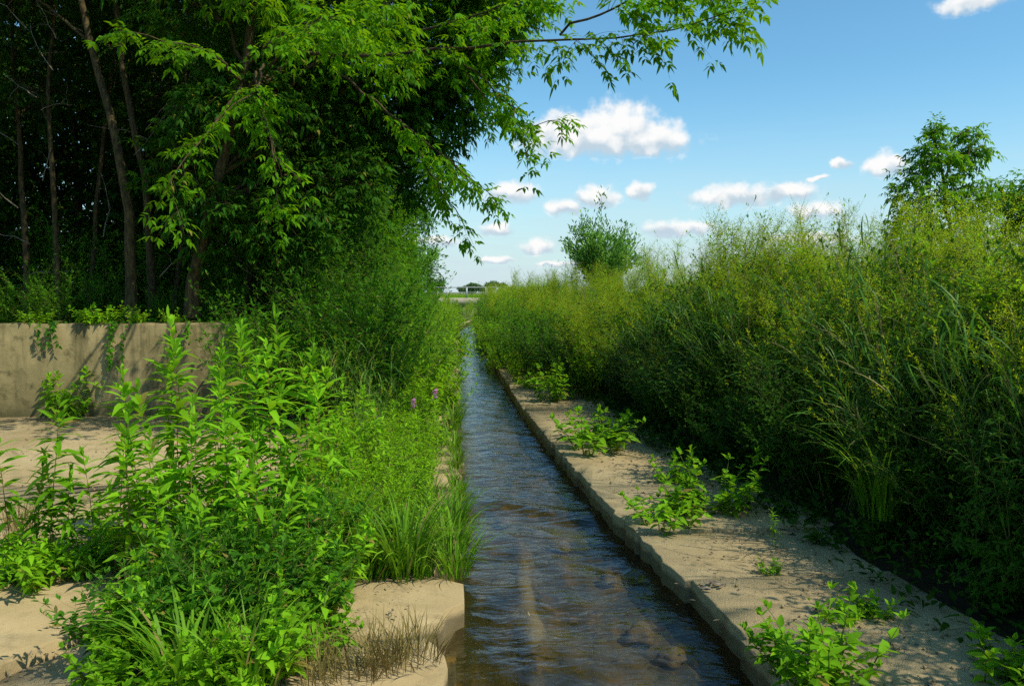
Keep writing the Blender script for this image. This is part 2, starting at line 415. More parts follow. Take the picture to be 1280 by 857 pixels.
def add_blades(mb, P, az, L, W, th0, bend, k=6, tint=None):
    """arching grass blades; th0 start tilt from vertical, bend total extra tilt"""
    P = np.asarray(P, float); n = len(P)
    if n == 0: return
    L = np.broadcast_to(L, (n,)); W = np.broadcast_to(W, (n,)); th0 = np.broadcast_to(th0, (n,)); bend = np.broadcast_to(bend, (n,))
    t = np.linspace(0, 1, k)
    th = th0[:, None] + bend[:, None] * t[None] ** 1.4
    st = L[:, None] / (k - 1)
    rr = np.concatenate([np.zeros((n, 1)), np.cumsum(np.sin(th[:, :-1]) * st, 1)], 1)
    zz = np.concatenate([np.zeros((n, 1)), np.cumsum(np.cos(th[:, :-1]) * st, 1)], 1)
    hd = np.stack([np.cos(az), np.sin(az), np.zeros(n)], 1)
    tw = rng.normal(0, .5, n)
    sd_ = np.stack([-np.sin(az) * np.cos(tw), np.cos(az) * np.cos(tw), np.sin(tw) * 0.6], 1)
    C = P[:, None] + rr[..., None] * hd[:, None]
    C[..., 2] += zz
    wp = (np.minimum(1, 0.45 + t * 2.5) * np.clip((1 - t) * 2.2, 0.02, 1))
    off = (W[:, None] * wp[None])[..., None] * sd_[:, None]
    V = np.stack([C - off, C + off], 2)
    fs = []
    for s in range(k - 1):
        a = 2 * s
        fs += [(a, a + 1, a + 3), (a, a + 3, a + 2)]
    F = np.array(fs)[None] + (np.arange(n) * 2 * k)[:, None, None]
    if tint is None: tint = rng.random(n) * 0.93
    mb.add(V.reshape(-1, 3), F.reshape(-1, 3), np.repeat(tint, 2 * k))
    return C

def unit(n, zlo=-1, zhi=1):
    z = rng.uniform(zlo, zhi, n); a = rng.uniform(0, 2 * PI, n); r = np.sqrt(1 - z * z)
    return np.stack([r * np.cos(a), r * np.sin(a), z], 1)

def perp(D):
    r = unit(len(D)); return nrm(np.cross(D, r))

UPV = np.array([0, 0, 1.0])

# ------------------------------------------------------------------ the channel line
_re = [gpt(*p) for p in ((955, 832), (872, 737), (800, 668), (712, 580), (662, 520), (630, 474))]
_le = [gpt(*p) for p in ((585, 800), (580, 700), (578, 640), (573, 560), (572, 520))]
_ry = np.array([-12] + [p.y for p in _re] + [26, 40, 50, 60, 90, 400.])
_rx = np.array([_re[0].x + .03] + [p.x for p in _re] + [_re[-1].x + .16, _re[-1].x + .5, 2.6, 4.3, 10, 40.])
_ly = np.array([-12] + [p.y for p in _le] + [22, 38, 50, 60, 90, 400.])
_lx = np.array([_le[0].x - .02] + [p.x for p in _le] + [.46, .84, 1.7, 3.4, 9, 39.])
def xl(y): return np.interp(y, _ly, _lx)
def xr(y): return np.interp(y, _ry, _rx)


def wob(x, y, s=1.0):
    return (np.sin(x * 1.7 * s + y * 0.9 * s + 1) + np.sin(x * 0.8 * s - y * 1.9 * s + 2) + np.sin(x * 3.1 * s + y * 2.7 * s)) / 3

WALL_Y = 11.5
def sstep(a, b, x):
    q = np.clip((x - a) / (b - a), 0, 1); return q * q * (3 - 2 * q)

def ground_z(x, y):
    x = np.asarray(x, float); y = np.asarray(y, float)
    rr = x - xr(y); ll = xl(y) - x
    far = 1 - sstep(70, 140, y) * 0.25
    zr = -0.04 + sstep(0.9, 3.2, rr) * 0.62 + sstep(3.0, 9, rr) * 0.30
    near = 1 - sstep(22, 32, y)
    zr = np.where(y > 22, zr * near + (1 - near) * (-0.04 + sstep(0.1, 2.8, rr) * 0.62 + sstep(3, 9, rr) * .3), zr)
    zl_near = -0.15 + sstep(7.5, 12, ll) * 0.9
    zl_far = -0.04 + sstep(0.2, 3.0, ll) * 1.14
    lowr = 1 - .62 * sstep(36, 47, y)
    zr = -0.04 + (zr + 0.04) * lowr; zl_far = -0.04 + (zl_far + 0.04) * lowr
    k = sstep(WALL_Y + 0.02, WALL_Y + 0.25, y)
    zl = zl_near * (1 - k) + zl_far * k
    z = np.where(rr > 0, zr, np.where(ll > 0, zl, -0.5))
    amp = np.where(rr > 1.2, .05, np.where((ll > 1) & (y > WALL_Y + .3), .06, 0.0))
    return z + amp * wob(x, y) * far

def gz(x, y): return float(ground_z(np.array([x]), np.array([y]))[0])

def grid_mesh(X, Y, Z):
    ny, nx = X.shape
    V = np.stack([X, Y, Z], -1).reshape(-1, 3)
    i = np.arange((ny - 1) * (nx - 1)); r, c = i // (nx - 1), i % (nx - 1)
    a = r * nx + c
    F = np.concatenate([np.stack([a, a + 1, a + nx + 1], 1), np.stack([a, a + nx + 1, a + nx], 1)])
    return V, F

ys = np.unique(np.concatenate([[-60, -30, -15, -8, -4, -1], np.arange(1, 11.4, .35), [11.5, 11.53, 11.6, 11.7, 11.8, 12], np.arange(12.4, 40, .6), np.arange(40, 90, 3), [100, 130, 170, 230, 320, 500, 900, 1600]]))
roff = np.concatenate([[0.15, .17], np.linspace(.3, 9.5, 34), [11, 14, 20, 35, 70, 150, 400, 1200]])
loff = np.concatenate([[0.15, .17], np.linspace(.3, 12.5, 40), [15, 20, 35, 70, 150, 400, 1200]])
rows = []
for yy in ys:
    rows.append(np.concatenate([xl(yy) - loff[::-1], xr(yy) + roff]))
X = np.array(rows); Y = np.repeat(ys[:, None], X.shape[1], 1)
Z = ground_z(X, Y)
ncl = len(loff)
Z[:, ncl - 1] = -0.5; Z[:, ncl] = -0.5
g = MB(); V_, F_ = grid_mesh(X, Y, Z); g.add(V_, F_)
tag(g.obj('ground', M['soil'], smooth=False), kind='structure')

ysb = np.concatenate([np.arange(-6, 2, .5), np.arange(2, 12, .08), np.arange(12, 40, .5), np.arange(40, 72, 2), [71.9]])
# channel bed: a trough with a gently dished floor
NB = 44
fr_ = np.linspace(0, 1, NB)
Xb = np.array([xl(y) - .18 + (xr(y) - xl(y) + .36) * fr_ for y in ysb]); Yb = np.repeat(ysb[:, None], NB, 1)
Zb = ZB + 0.05 * (2 * fr_[None] - 1) ** 4 + 0.030 * wob(Xb * 2, Yb * 1.3) + .05 * sstep(.5, 1, wob(Xb * 3 + 5, Yb * 2.1))
_p, _q = gpt(668, 860, ZB), gpt(652, 690, ZB)
_cx = _p.x + (Yb - _p.y) * (_q.x - _p.x) / (_q.y - _p.y)
Zb += .085 * np.exp(-((Xb - _cx) / .075) ** 2) * (1 - sstep(_q.y - .4, _q.y + .6, Yb)) * (.8 + .2 * wob(Xb * 3, Yb * 4))
g = MB(); g.add(*grid_mesh(Xb, Yb, Zb)); tag(g.obj('channel_bed', M['bed'], smooth=True), kind='structure')
# water: real small waves plus a finer bump
ysw = np.concatenate([np.arange(1.0, 16, .045), np.arange(16, 40, .16), np.arange(40, 72, .6)])
fw = np.linspace(0, 1, 34)
Xw = np.array([xl(y) - .06 + (xr(y) - xl(y) + .12) * fw for y in ysw]); Yw = np.repeat(ysw[:, None], 34, 1)
Zw = ZW + 0.004 * np.sin(Yw * 9 + 2.5 * np.sin(Xw * 3.1 + Yw * .7)) * wob(Xw * 2, Yw) + 0.006 * wob(Xw * 4 + 3, Yw * 3.2) + 0.004 * wob(Xw * 9, Yw * 8)
riff = np.exp(-((Yw - 6.7 - .25 * np.sin(Xw * 4)) / .16) ** 2) * .022 - np.exp(-((Yw - 6.3 - .25 * np.sin(Xw * 4)) / .2) ** 2) * .016
Zw += riff + np.exp(-((Yw - 10.2 - .3 * np.sin(Xw * 3)) / .2) ** 2) * .014
g = MB(); g.add(*grid_mesh(Xw, Yw, Zw)); tag(g.obj('water', M['water'], smooth=True), kind='structure')

# ------------------------------------------------------------------ concrete ledges (slabs with broken edges)
def slab(name, outline, top, thick, mat, tilt=(0, 0), kind='structure', step=None):
    """prism with a slightly chamfered rim; outline runs counter-clockwise"""
    o = np.array(outline, float); n = len(o)
    c = o.mean(0)
    zt = top + (o[:, 0] - c[0]) * tilt[0] + (o[:, 1] - c[1]) * tilt[1]
    d = nrm(o - c) * rng.uniform(.003, .013, (n, 1))
    ring0 = np.c_[o, zt - thick]; ring1 = np.c_[o + rng.normal(0, .004, o.shape), zt - rng.uniform(.004, .016, n)]; ring2 = np.c_[o - d, zt]
    cen = np.array([[c[0], c[1], top]])
    V = np.concatenate([ring0, ring1, ring2, cen])
    i = np.arange(n); j = (i + 1) % n
    F = np.concatenate([np.stack([i, j, n + j], 1), np.stack([i, n + j, n + i], 1),
                        np.stack([n + i, n + j, 2 * n + j], 1), np.stack([n + i, 2 * n + j, 2 * n + i], 1),
                        np.stack([2 * n + i, 2 * n + j, np.full(n, 3 * n)], 1)])
    mb = MB().add(V, F)
    ob = mb.obj(name, mat)
    return tag(ob, kind=kind)

def jag(pts, amp, seg=0.12):
    """subdivide a polyline and roughen it"""
    out = []
    for (a, b) in zip(pts[:-1], pts[1:]):
        a = np.array(a, float); b = np.array(b, float)
        m_ = max(1, int(np.linalg.norm(b - a) / seg))
        for q in range(m_):
            p = a + (b - a) * q / m_
            if q: p = p + rng.normal(0, amp, 2)
            out.append(p)
    out.append(np.array(pts[-1], float))
    return out

cuts = [-3.0, 1.2, 3.72, 4.55, 5.45, 6.85, 8.9, 11.3, 14.1, 17.5, 21.5, 26, 31]
slabs_shift = [0, 0, .03, .0, -.02, .01, .0, -.01, .01, .015, .0, .0]
for i, (a, b) in enumerate(zip(cuts[:-1], cuts[1:])):
    s = slabs_shift[i]
    g0 = 0.012
    inner = jag([(xr(b - g0) + s, b - g0), (xr((a + b) / 2) + s, (a + b) / 2), (xr(a + g0) + s, a + g0)], 0.011, .09)
    w_ = 3.0
    outl = inner + [np.array((xr(a + g0) + w_, a + g0)), np.array((xr(b - g0) + w_, b - g0))]
    slab('concrete_ledge', outl, 0.0 + [0, .0, .006, -.004, .01, 0, .008, -.006, .004, -.01, -.03, -.05][i], .36, M['concrete'], tilt=(.01, 0))
# left pad: big broken slabs
def lslab(pts, top=0.0, tilt=(0, 0)):
    slab('concrete_pad', jag(pts + [pts[0]], .022, .11)[:-1], top, .34, M['concrete'], tilt)
lslab([(-9, -3), (xl(0), -3), (xl(3.2), 3.2), (-9, 3.3)], 0.0)
lslab([(-9, 3.34), (-2.2, 3.24), (-1.75, 4.2), (-1.95, 5.0), (-9, 5.25)], 0.012, (.004, 0))
lslab([(-2.15, 3.24), (xl(3.3) - .16, 3.23), (xl(3.7) - .10, 3.6), (xl(4.0) - .22, 3.95), (-.35, 3.92), (-1.0, 4.0), (-1.7, 4.17)], -.025)
lslab([(-.98, 4.03), (-.3, 3.96), (xl(4.1) - .14, 4.08), (xl(4.3) - .01, 4.34), (xl(4.55) - .01, 4.62), (-.25, 4.9), (-1.1, 4.8)], .0, (-.015, 0))
lslab([(-9, 5.3), (-1.9, 5.05), (-1.2, 4.86), (-.45, 5.0), (-.5, 7.2), (-9, 7.4)], 0.0)
lslab([(-.42, 4.98), (-.05, 4.95), (xl(5.6) - .05, 5.6), (xl(7.1) - .06, 7.1), (-.46, 7.2)], -.06)
lslab([(-9, 7.44), (-.5, 7.24), (-.4, 9.2), (-1.3, 11.46), (-9, 11.46)], 0.006)
lslab([(-.46, 7.24), (xl(7.2) - .02, 7.15), (xl(8.7) + .02, 8.7), (xl(9.2) - .1, 9.2), (-.36, 9.2)], -.05)
lslab([(-.36, 9.24), (xl(9.3) - .04, 9.24), (xl(12) - .04, 12), (-.9, 12)], -.01)
lslab([(xl(12.1) - 1.2, 12.05), (xl(12.1) - .02, 12.05), (xl(24), 24), (xl(24) - .9, 24)], -.02)
lslab([(xl(24) - .9, 24.05), (xl(24.1), 24.05), (xl(38), 38), (xl(38) - .9, 38)], -.03)
lslab([(xl(38) - .9, 38.05), (xl(38) - .01, 38.05), (xl(60), 60), (xl(72), 72), (xl(72) - .9, 72)], -.03)
lslab([(xr(72) + .9, 72), (xr(72), 72), (xr(60), 60), (xr(45), 45), (xr(31.1), 31.05), (xr(31.1) + 1.2, 31.05)][::-1][::-1], -.05)

# retaining wall
wr = at(322, 402, WALL_Y).x
wall = MB()
def add_box(mb, lo, hi, ch=0.0):
    x0, y0, z0 = lo; x1, y1, z1 = hi
    v = np.array([(x0, y0, z0), (x1, y0, z0), (x1, y1, z0), (x0, y1, z0), (x0, y0, z1), (x1, y0, z1), (x1, y1, z1), (x0, y1, z1)], float)
    q = [(0, 3, 2, 1), (4, 5, 6, 7), (0, 1, 5, 4), (1, 2, 6, 5), (2, 3, 7, 6), (3, 0, 4, 7)]
    f = []
    for a, b, c, d in q: f += [(a, b, c), (a, c, d)]
    mb.add(v, f)
nx = 60
xs_ = np.linspace(-9.5, wr, nx)
zt_ = 1.27 + .004 * np.sin(xs_ * 3) + rng.normal(0, .004, nx)
prof = []
for x_, z_ in zip(xs_, zt_):
    fy = WALL_Y - .14 + .004 * math.sin(x_ * 2.2)
    prof.append([(x_, fy - .02, -.06), (x_, fy, z_ - .03), (x_, fy + .025, z_), (x_, WALL_Y + .10, z_ + .002), (x_, WALL_Y + .12, z_ - .02), (x_, WALL_Y + .12, -.06)])
P_ = np.array(prof); V_, F_ = grid_mesh(P_[..., 0], P_[..., 1], P_[..., 2])
wall.add(V_, F_)
nb = len(P_); e = (nb - 1) * 6
wall.add(P_[-1], [(0, 1, 2), (0, 2, 3), (0, 3, 4), (0, 4, 5)])
wall.add(P_[0], [(0, 2, 1), (0, 3, 2), (0, 4, 3), (0, 5, 4)])
tag(wall.obj('concrete_wall', M['wall']), 'low weathered concrete retaining wall in dappled shade below the dark trees', 'wall')

# ------------------------------------------------------------------ plants
def herb_stem(st, lf, base, H, lean, az, nl, L0, W0, droop=.35, curve=.3, top=True, zlo=.12, r0=.004, tmpl=LANCE, up0=-.15, up1=1.1):
    """one upright stem with spiralling lance leaves"""
    k = 7
    t = np.linspace(0, 1, k)
    hd = np.array([math.cos(az), math.sin(az), 0])
    off = (lean * t + curve * lean * t ** 2)
    pts = base[None] + hd[None] * (off * H)[:, None] + UPV[None] * (t * H)[:, None]
    pts[:, :2] += rng.normal(0, .006, (k, 2)) * t[:, None]
    add_tubes(st, pts, r0 * (1 - .75 * t), 5)
    tl = np.sort(zlo + (1 - zlo) * rng.random(nl) ** .8)
    if top: tl[-5:] = np.linspace(.95, 1.0, min(5, nl))[:len(tl[-5:])]
    P = np.stack([np.interp(tl, t, pts[:, c]) for c in range(3)], 1)
    a = np.arange(nl) * 2.4 + rng.uniform(0, 6) + rng.normal(0, .35, nl)
    el = up0 + (up1 - up0) * tl ** 4 + rng.normal(0, .22, nl) + .25
    D = np.stack([np.cos(a) * np.cos(el), np.sin(a) * np.cos(el), np.sin(el)], 1)
    sz = (np.minimum(1, .5 + tl * 1.4) * np.clip(1.25 - tl ** 5 * .75, .3, 1)) * rng.uniform(.75, 1.15, nl)
    sz[tl < .25] *= .8
    N = UPV[None] + rng.normal(0, .25, (nl, 3))
    tn = np.clip(.25 + .5 * tl + rng.normal(0, .18, nl), 0, .93)
    tn[((tl < .28) & (rng.random(nl) < .3)) | (rng.random(nl) < .015)] = 1.0
    add_leaves(lf, P, D, N, L0 * sz, W0 * sz, droop * rng.uniform(.4, 1.5, nl), tn, tmpl)
    return pts

def proto(name, label, cat, parts, group=None):
    """parts: list of (part name, MB, material); first use of the kind"""
    o = thing(name, label, cat, group=group)
    for pn, mb, mt in parts:
        if mb.n: mb.obj(pn, mt, o, smooth=pn in ('stem', 'stems', 'trunk', 'branch'))
    return o

class Kind:
    """hands out the prototype first and copies afterwards"""
    def __init__(s, makers): s.makers = makers; s.pro = [None] * len(makers)
    def put(s, i, loc, rz, sc, label, group=None, sz=None, tilt=None):
        i %= len(s.makers)
        if s.pro[i] is None:
            s.pro[i] = o = s.makers[i]()
        else:
            o = copy_tree(s.pro[i])
        o.location = loc
        o.rotation_euler = (Matrix.Rotation(tilt[0], 3, 'X') @ Matrix.Rotation(tilt[1], 3, 'Y') @ Matrix.Rotation(rz, 3, 'Z')).to_euler() if tilt else (0, 0, rz)
        o.scale = (sc, sc, sz if sz else sc)
        o['label'] = label
        if group: o['group'] = group
        elif 'group' in o.keys(): del o['group']
        return o

def mk_tall(H, nl, L0=.175, W0=.019, red=True):
    def f():
        st, lf = MB(), MB()
        herb_stem(st, lf, np.zeros(3), H, rng.uniform(.02, .10), rng.uniform(0, 6), nl, L0, W0, .4)
        return proto('tall_herb', 'x', 'plant', [('stem', st, M['redstem' if red else 'stem']), ('leaves', lf, M['herb'])])
    return f
TALL = Kind([mk_tall(1.4, 78), mk_tall(1.25, 70, .18, .020), mk_tall(1.35, 84, .16, .0175, False), mk_tall(1.1, 62, .17, .020), mk_tall(1.0, 58, .18, .021, False), mk_tall(.85, 48, .16, .019)])

def mk_clump(name, cat, nst, H, rad, nl, L0, W0, mat, stem='stem', droop=.35, lean=.22, tmpl=LANCE, hvar=.3, side=0):
    def f():
        st, lf = MB(), MB()
        for q in range(nst):
            a = rng.uniform(0, 2 * PI); r = rad * math.sqrt(rng.random())
            pts = herb_stem(st, lf, np.array([r * math.cos(a), r * math.sin(a), -.02]), H * rng.uniform(1 - hvar, 1.05), lean * (.3 + r / rad) * rng.uniform(.3, 1.2), a + rng.normal(0, .6), nl, L0, W0, droop, r0=.0035, tmpl=tmpl)
            if side:
                tt = rng.uniform(.35, .9, side)
                for x_ in tt:
                    p = np.array([np.interp(x_, np.linspace(0, 1, 7), pts[:, c]) for c in range(3)])
                    herb_stem(st, lf, p, H * .28 * rng.uniform(.6, 1.3), rng.uniform(.5, 1.1), rng.uniform(0, 6.28), max(6, nl // 4), L0 * .8, W0 * .85, droop, r0=.002, zlo=.05, tmpl=tmpl)
        return proto(name, 'x', cat, [('stems', st, M[stem]), ('leaves', lf, M[mat])])
    return f

FINE = Kind([mk_clump('leafy_herb_clump', 'plant', 11, H, .24, 34, .13, .0135, 'fine', lean=.34, side=3, hvar=.5) for H in (.80, .9, .7, .75)])
MUG = Kind([mk_clump('bushy_weed', 'plant', 14, H, .20, 36, .10, .017, 'mug', lean=.45, droop=.25, tmpl=OVATE, side=2) for H in (.62, .52, .7)])
BROAD = Kind([mk_clump('broad_leaf_weed', 'plant', 9, H, .17, 34, .14, .021, 'herb', lean=.42, droop=.45, tmpl=LANCE, hvar=.5) for H in (.66, .5, .42, .58)])
SMALL = Kind([mk_clump('small_weed', 'plant', 12, H, .11, 22, .07, .0155, 'herb', lean=.6, droop=.35, tmpl=OVATE, hvar=.5) for H in (.26, .2, .3)])
BUSH = Kind([mk_clump('leafy_bush', 'bush', 17, H, .38, 56, .125, .016, 'bush', lean=.3, side=5, droop=.35, hvar=.45) for H in (1.75, 1.5, 1.9)])

def mk_grass(name, n, L, W, th, bend, mat, rad=.10, heads=0):
    def f():
        bl, hd = MB(), MB()
        a = rng.uniform(0, 2 * PI, n); r = rad * np.sqrt(rng.random(n))
        P = np.stack([r * np.cos(a), r * np.sin(a), np.full(n, -.01)], 1)
        tn = np.where(rng.random(n) < .06, 1.0, rng.random(n) * .93)
        add_blades(bl, P, a + rng.normal(0, .7, n), L * rng.uniform(.5, 1.15, n), W * rng.uniform(.6, 1.2, n), th * rng.uniform(.2, 1.3, n), bend * rng.uniform(.3, 1.3, n), 7, tn)
        return proto(name, 'x', 'grass', [('blades', bl, M[mat])])
    return f
GRASS = Kind([mk_grass('grass_clump', 90, .52, .0075, .35, 1.5, 'grass', .11), mk_grass('grass_clump', 70, .62, .009, .3, 1.7, 'grass', .10), mk_grass('grass_clump', 110, .4, .006, .4, 1.3, 'grass', .13)])
DRYG = Kind([mk_grass('dry_grass_tuft', 110, .28, .003, .45, .8, 'dry', .10), mk_grass('dry_grass_tuft', 90, .22, .003, .6, .9, 'dry', .12)])

def mk_reed(H, n):
    def f():
        st, bl, pn = MB(), MB(), MB()
        for q in range(n):
            a = rng.uniform(0, 6.28); r = .22 * math.sqrt(rng.random())
            h = H * rng.uniform(.7, 1.08); k = 7; t = np.linspace(0, 1, k)
            ln = rng.uniform(.05, .3); az = a + rng.normal(0, .5)
            pts = np.stack([r * math.cos(a) + math.cos(az) * ln * h * t ** 1.8, r * math.sin(a) + math.sin(az) * ln * h * t ** 1.8, h * t * (1 - .1 * ln * t)], 1)
            add_tubes(st, pts, .0032 * (1 - .6 * t), 4)
            nb = 9
            tb = np.linspace(.2, .95, nb) + rng.normal(0, .02, nb)
            P = np.stack([np.interp(tb, t, pts[:, c]) for c in range(3)], 1)
            add_blades(bl, P, az + np.arange(nb) * PI + rng.normal(0, .6, nb), rng.uniform(.22, .42, nb), .0065, rng.uniform(.25, .7, nb), rng.uniform(.9, 2.1, nb), 6, np.where(rng.random(nb) < .05, 1, rng.random(nb) * .93))
            if rng.random() < .45:
                m_ = 26; tt = rng.uniform(.9, 1.04, m_)
                pp = np.stack([np.interp(tt, t, pts[:, c]) for c in range(3)], 1); pp[:, 2] += np.maximum(0, tt - 1) * h
                add_leaves(pn, pp, unit(m_, .1, 1), unit(m_), .035, .004, 0, rng.random(m_), DIAM)
        return proto('reed_clump', 'x', 'grass', [('stems', st, M['stem']), ('blades', bl, M['reed']), ('blossom', pn, M['panicle'])])
    return f
REED = Kind([mk_reed(1.7, 20), mk_reed(1.45, 22), mk_reed(1.9, 18)])

def mk_bank(H, n, airy=1.0, name='bank_weed', leafm='bank'):
    """tall branching weed with narrow leaves below and an airy cloud of tiny yellow-green specks on top"""
    def f():
        st, lf, pn = MB(), MB(), MB()
        for q in range(n):
            a = rng.uniform(0, 6.28); r = .24 * math.sqrt(rng.random())
            h = H * rng.uniform(.72, 1.06)
            pts = herb_stem(st, lf, np.array([r * math.cos(a), r * math.sin(a), -.03]), h, rng.uniform(.02, .22), a + rng.normal(0, .6), 52, .125, .0125, .55, r0=.0042, up1=.9, zlo=.05)
            t = np.linspace(0, 1, 7)
            for x_ in rng.uniform(.25, .85, 6):
                p = np.array([np.interp(x_, t, pts[:, c]) for c in range(3)])
                herb_stem(st, lf, p, h * .24 * rng.uniform(.6, 1.3), rng.uniform(.4, 1.1), rng.uniform(0, 6.28), 14, .09, .0105, .4, r0=.0022, zlo=.05)
            nb = int(17 * airy)
            tb = .66 + .34 * rng.random(nb) ** .7
            P = np.stack([np.interp(tb, t, pts[:, c]) for c in range(3)], 1)
            az = rng.uniform(0, 6.28, nb); el = rng.uniform(.3, 1.25, nb)
            D = np.stack([np.cos(az) * np.cos(el), np.sin(az) * np.cos(el), np.sin(el)], 1)
            Lb = h * rng.uniform(.10, .24, nb) * (1.25 - tb * .6)
            tt = np.linspace(0, 1, 4)
            PT = P[:, None] + D[:, None] * (Lb[:, None] * tt[None])[..., None]
            PT[..., 2] += (Lb[:, None] * .18 * tt ** 2)
            add_tubes(st, PT, .0014 * (1 - .5 * tt)[None] * np.ones((nb, 1)), 3)
            m_ = 24
            s_ = rng.uniform(.25, 1.05, (nb, m_))
            C = P[:, None] + D[:, None] * (Lb[:, None] * s_)[..., None]
            C = C.reshape(-1, 3) + rng.normal(0, .022, (nb * m_, 3)) + np.array([0, 0, .012])
            add_leaves(pn, C, unit(nb * m_, -.2, 1), unit(nb * m_), rng.uniform(.010, .020, nb * m_), rng.uniform(.0030, .0052, nb * m_), 0, rng.random(nb * m_), DIAM)
        return proto(name, 'x', 'plant', [('stems', st, M['stem']), ('leaves', lf, M[leafm]), ('blossom', pn, M['panicle'])])
    return f
BANK = Kind([mk_bank(1.75, 10, 1.5), mk_bank(1.6, 11, .7), mk_bank(1.9, 9, 1.7), mk_bank(1.5, 12, .22), mk_bank(1.7, 10, 1.5), mk_bank(1.5, 12, 0, leafm='bush')])

FRONT = Kind([mk_bank(1.6, 12, 0, 'shade_tinted_weed', 'shade'), mk_bank(1.4, 13, .12, 'shade_tinted_weed', 'shade'), mk_bank(1.5, 12, 0, 'shade_tinted_weed', 'shade')])  # bank weed copies with shade painted into the leaf colour
SHADY = Kind([mk_clump('shade_tinted_small_weed', 'plant', 10, H, .11, 20, .07, .0155, 'shade', lean=.6, droop=.35, tmpl=OVATE, hvar=.5) for H in (.26, .3)])  # small weed again, with shade put into its leaf colour
DARK = Kind([mk_clump('dark_bush', 'bush', 15, H, .42, 60, .13, .020, 'shade', lean=.34, side=5, droop=.4, hvar=.5) for H in (1.6, 1.4)])  # bush leaves darkened in colour to stand in for shade

# ---- trees
def comp_leaves(mb, S, Tdir, Lt, nodes, ll, lw, five=True, tmpl=OVATE, tint0=.3, st=None, r=.003, droop=.35):
    """leafy twigs: opposite compound leaves along each twig"""
    n = len(S)
    if n == 0: return
    Tdir = nrm(Tdir)
    tt = np.linspace(0, 1, 5)
    sag = .22 * Lt
    if st is not None:
        PT = S[:, None] + Tdir[:, None] * (Lt[:, None] * tt)[..., None]
        PT[..., 2] -= sag[:, None] * tt ** 2
        add_tubes(st, PT, (r * (1 - .7 * tt))[None] * np.ones((n, 1)), 3)
    sidev = nrm(np.cross(Tdir, UPV[None] + rng.normal(0, .35, (n, 3))))
    f = np.linspace(.22, 1, nodes)
    tw_t = np.clip(rng.normal(tint0, .16, n), 0, 1)
    Ps, Ds, tn = [], [], []
    for i, x_ in enumerate(f):
        C = S + Tdir * (Lt * x_)[:, None]; C[:, 2] -= sag * x_ ** 2
        for sg in (-1, 1):
            Dd = Tdir * .55 + sidev * sg * (.9 if i < nodes - 1 else .45) + rng.normal(0, .28, (n, 3)) - UPV[None] * .22
            Ps.append(C); Ds.append(nrm(Dd)); tn.append(tw_t + .1 * x_)
    P = np.concatenate(Ps); Dd = np.concatenate(Ds); tn = np.concatenate(tn)
    k = len(P)
    rl = ll * 1.35 * rng.uniform(.7, 1.2, k)
    side2 = nrm(np.cross(Dd, UPV[None] + rng.normal(0, .3, (k, 3))))
    N = UPV[None] + rng.normal(0, .35, (k, 3))
    def put(frac, D2, sc):
        q = P + Dd * (rl * frac)[:, None]
        add_leaves(mb, q, D2 + rng.normal(0, .12, (k, 3)), N + rng.normal(0, .2, (k, 3)), ll * sc * rng.uniform(.75, 1.2, k), lw * sc * rng.uniform(.8, 1.15, k), droop * rng.uniform(.3, 1.6, k), np.where(rng.random(k) < .012, 1.0, np.clip(tn + rng.normal(0, .13, k), 0, .94)), tmpl)
    put(1.0, Dd - UPV * .15, 1.1)
    for sg in (-1, 1):
        put(.82, Dd * .6 + side2 * sg * .75 - UPV * .2, .95)
        if five: put(.45, Dd * .4 + side2 * sg * .85 - UPV * .25, .85)

def limb_pts(pts, k=9, wobble=.04):
    p = np.array([tuple(q) for q in pts], float)
    s = np.r_[0, np.cumsum(np.linalg.norm(np.diff(p, axis=0), axis=1))]; s /= s[-1]
    # smooth spline through the given points
    m_ = np.gradient(p, s, axis=0) if len(p) > 2 else np.repeat((p[1] - p[0])[None], 2, 0)
    tq = np.linspace(0, 1, k); out = []
    for x_ in tq:
        i = min(np.searchsorted(s, x_, 'right') - 1, len(s) - 2); h = s[i + 1] - s[i]; q = (x_ - s[i]) / h
        out.append((2 * q ** 3 - 3 * q ** 2 + 1) * p[i] + (q ** 3 - 2 * q * q + q) * h * m_[i] + (-2 * q ** 3 + 3 * q * q) * p[i + 1] + (q ** 3 - q * q) * h * m_[i + 1])
    out = np.array(out)
    out[1:-1] += rng.normal(0, wobble, (k - 2, 3)) * .5
    return out

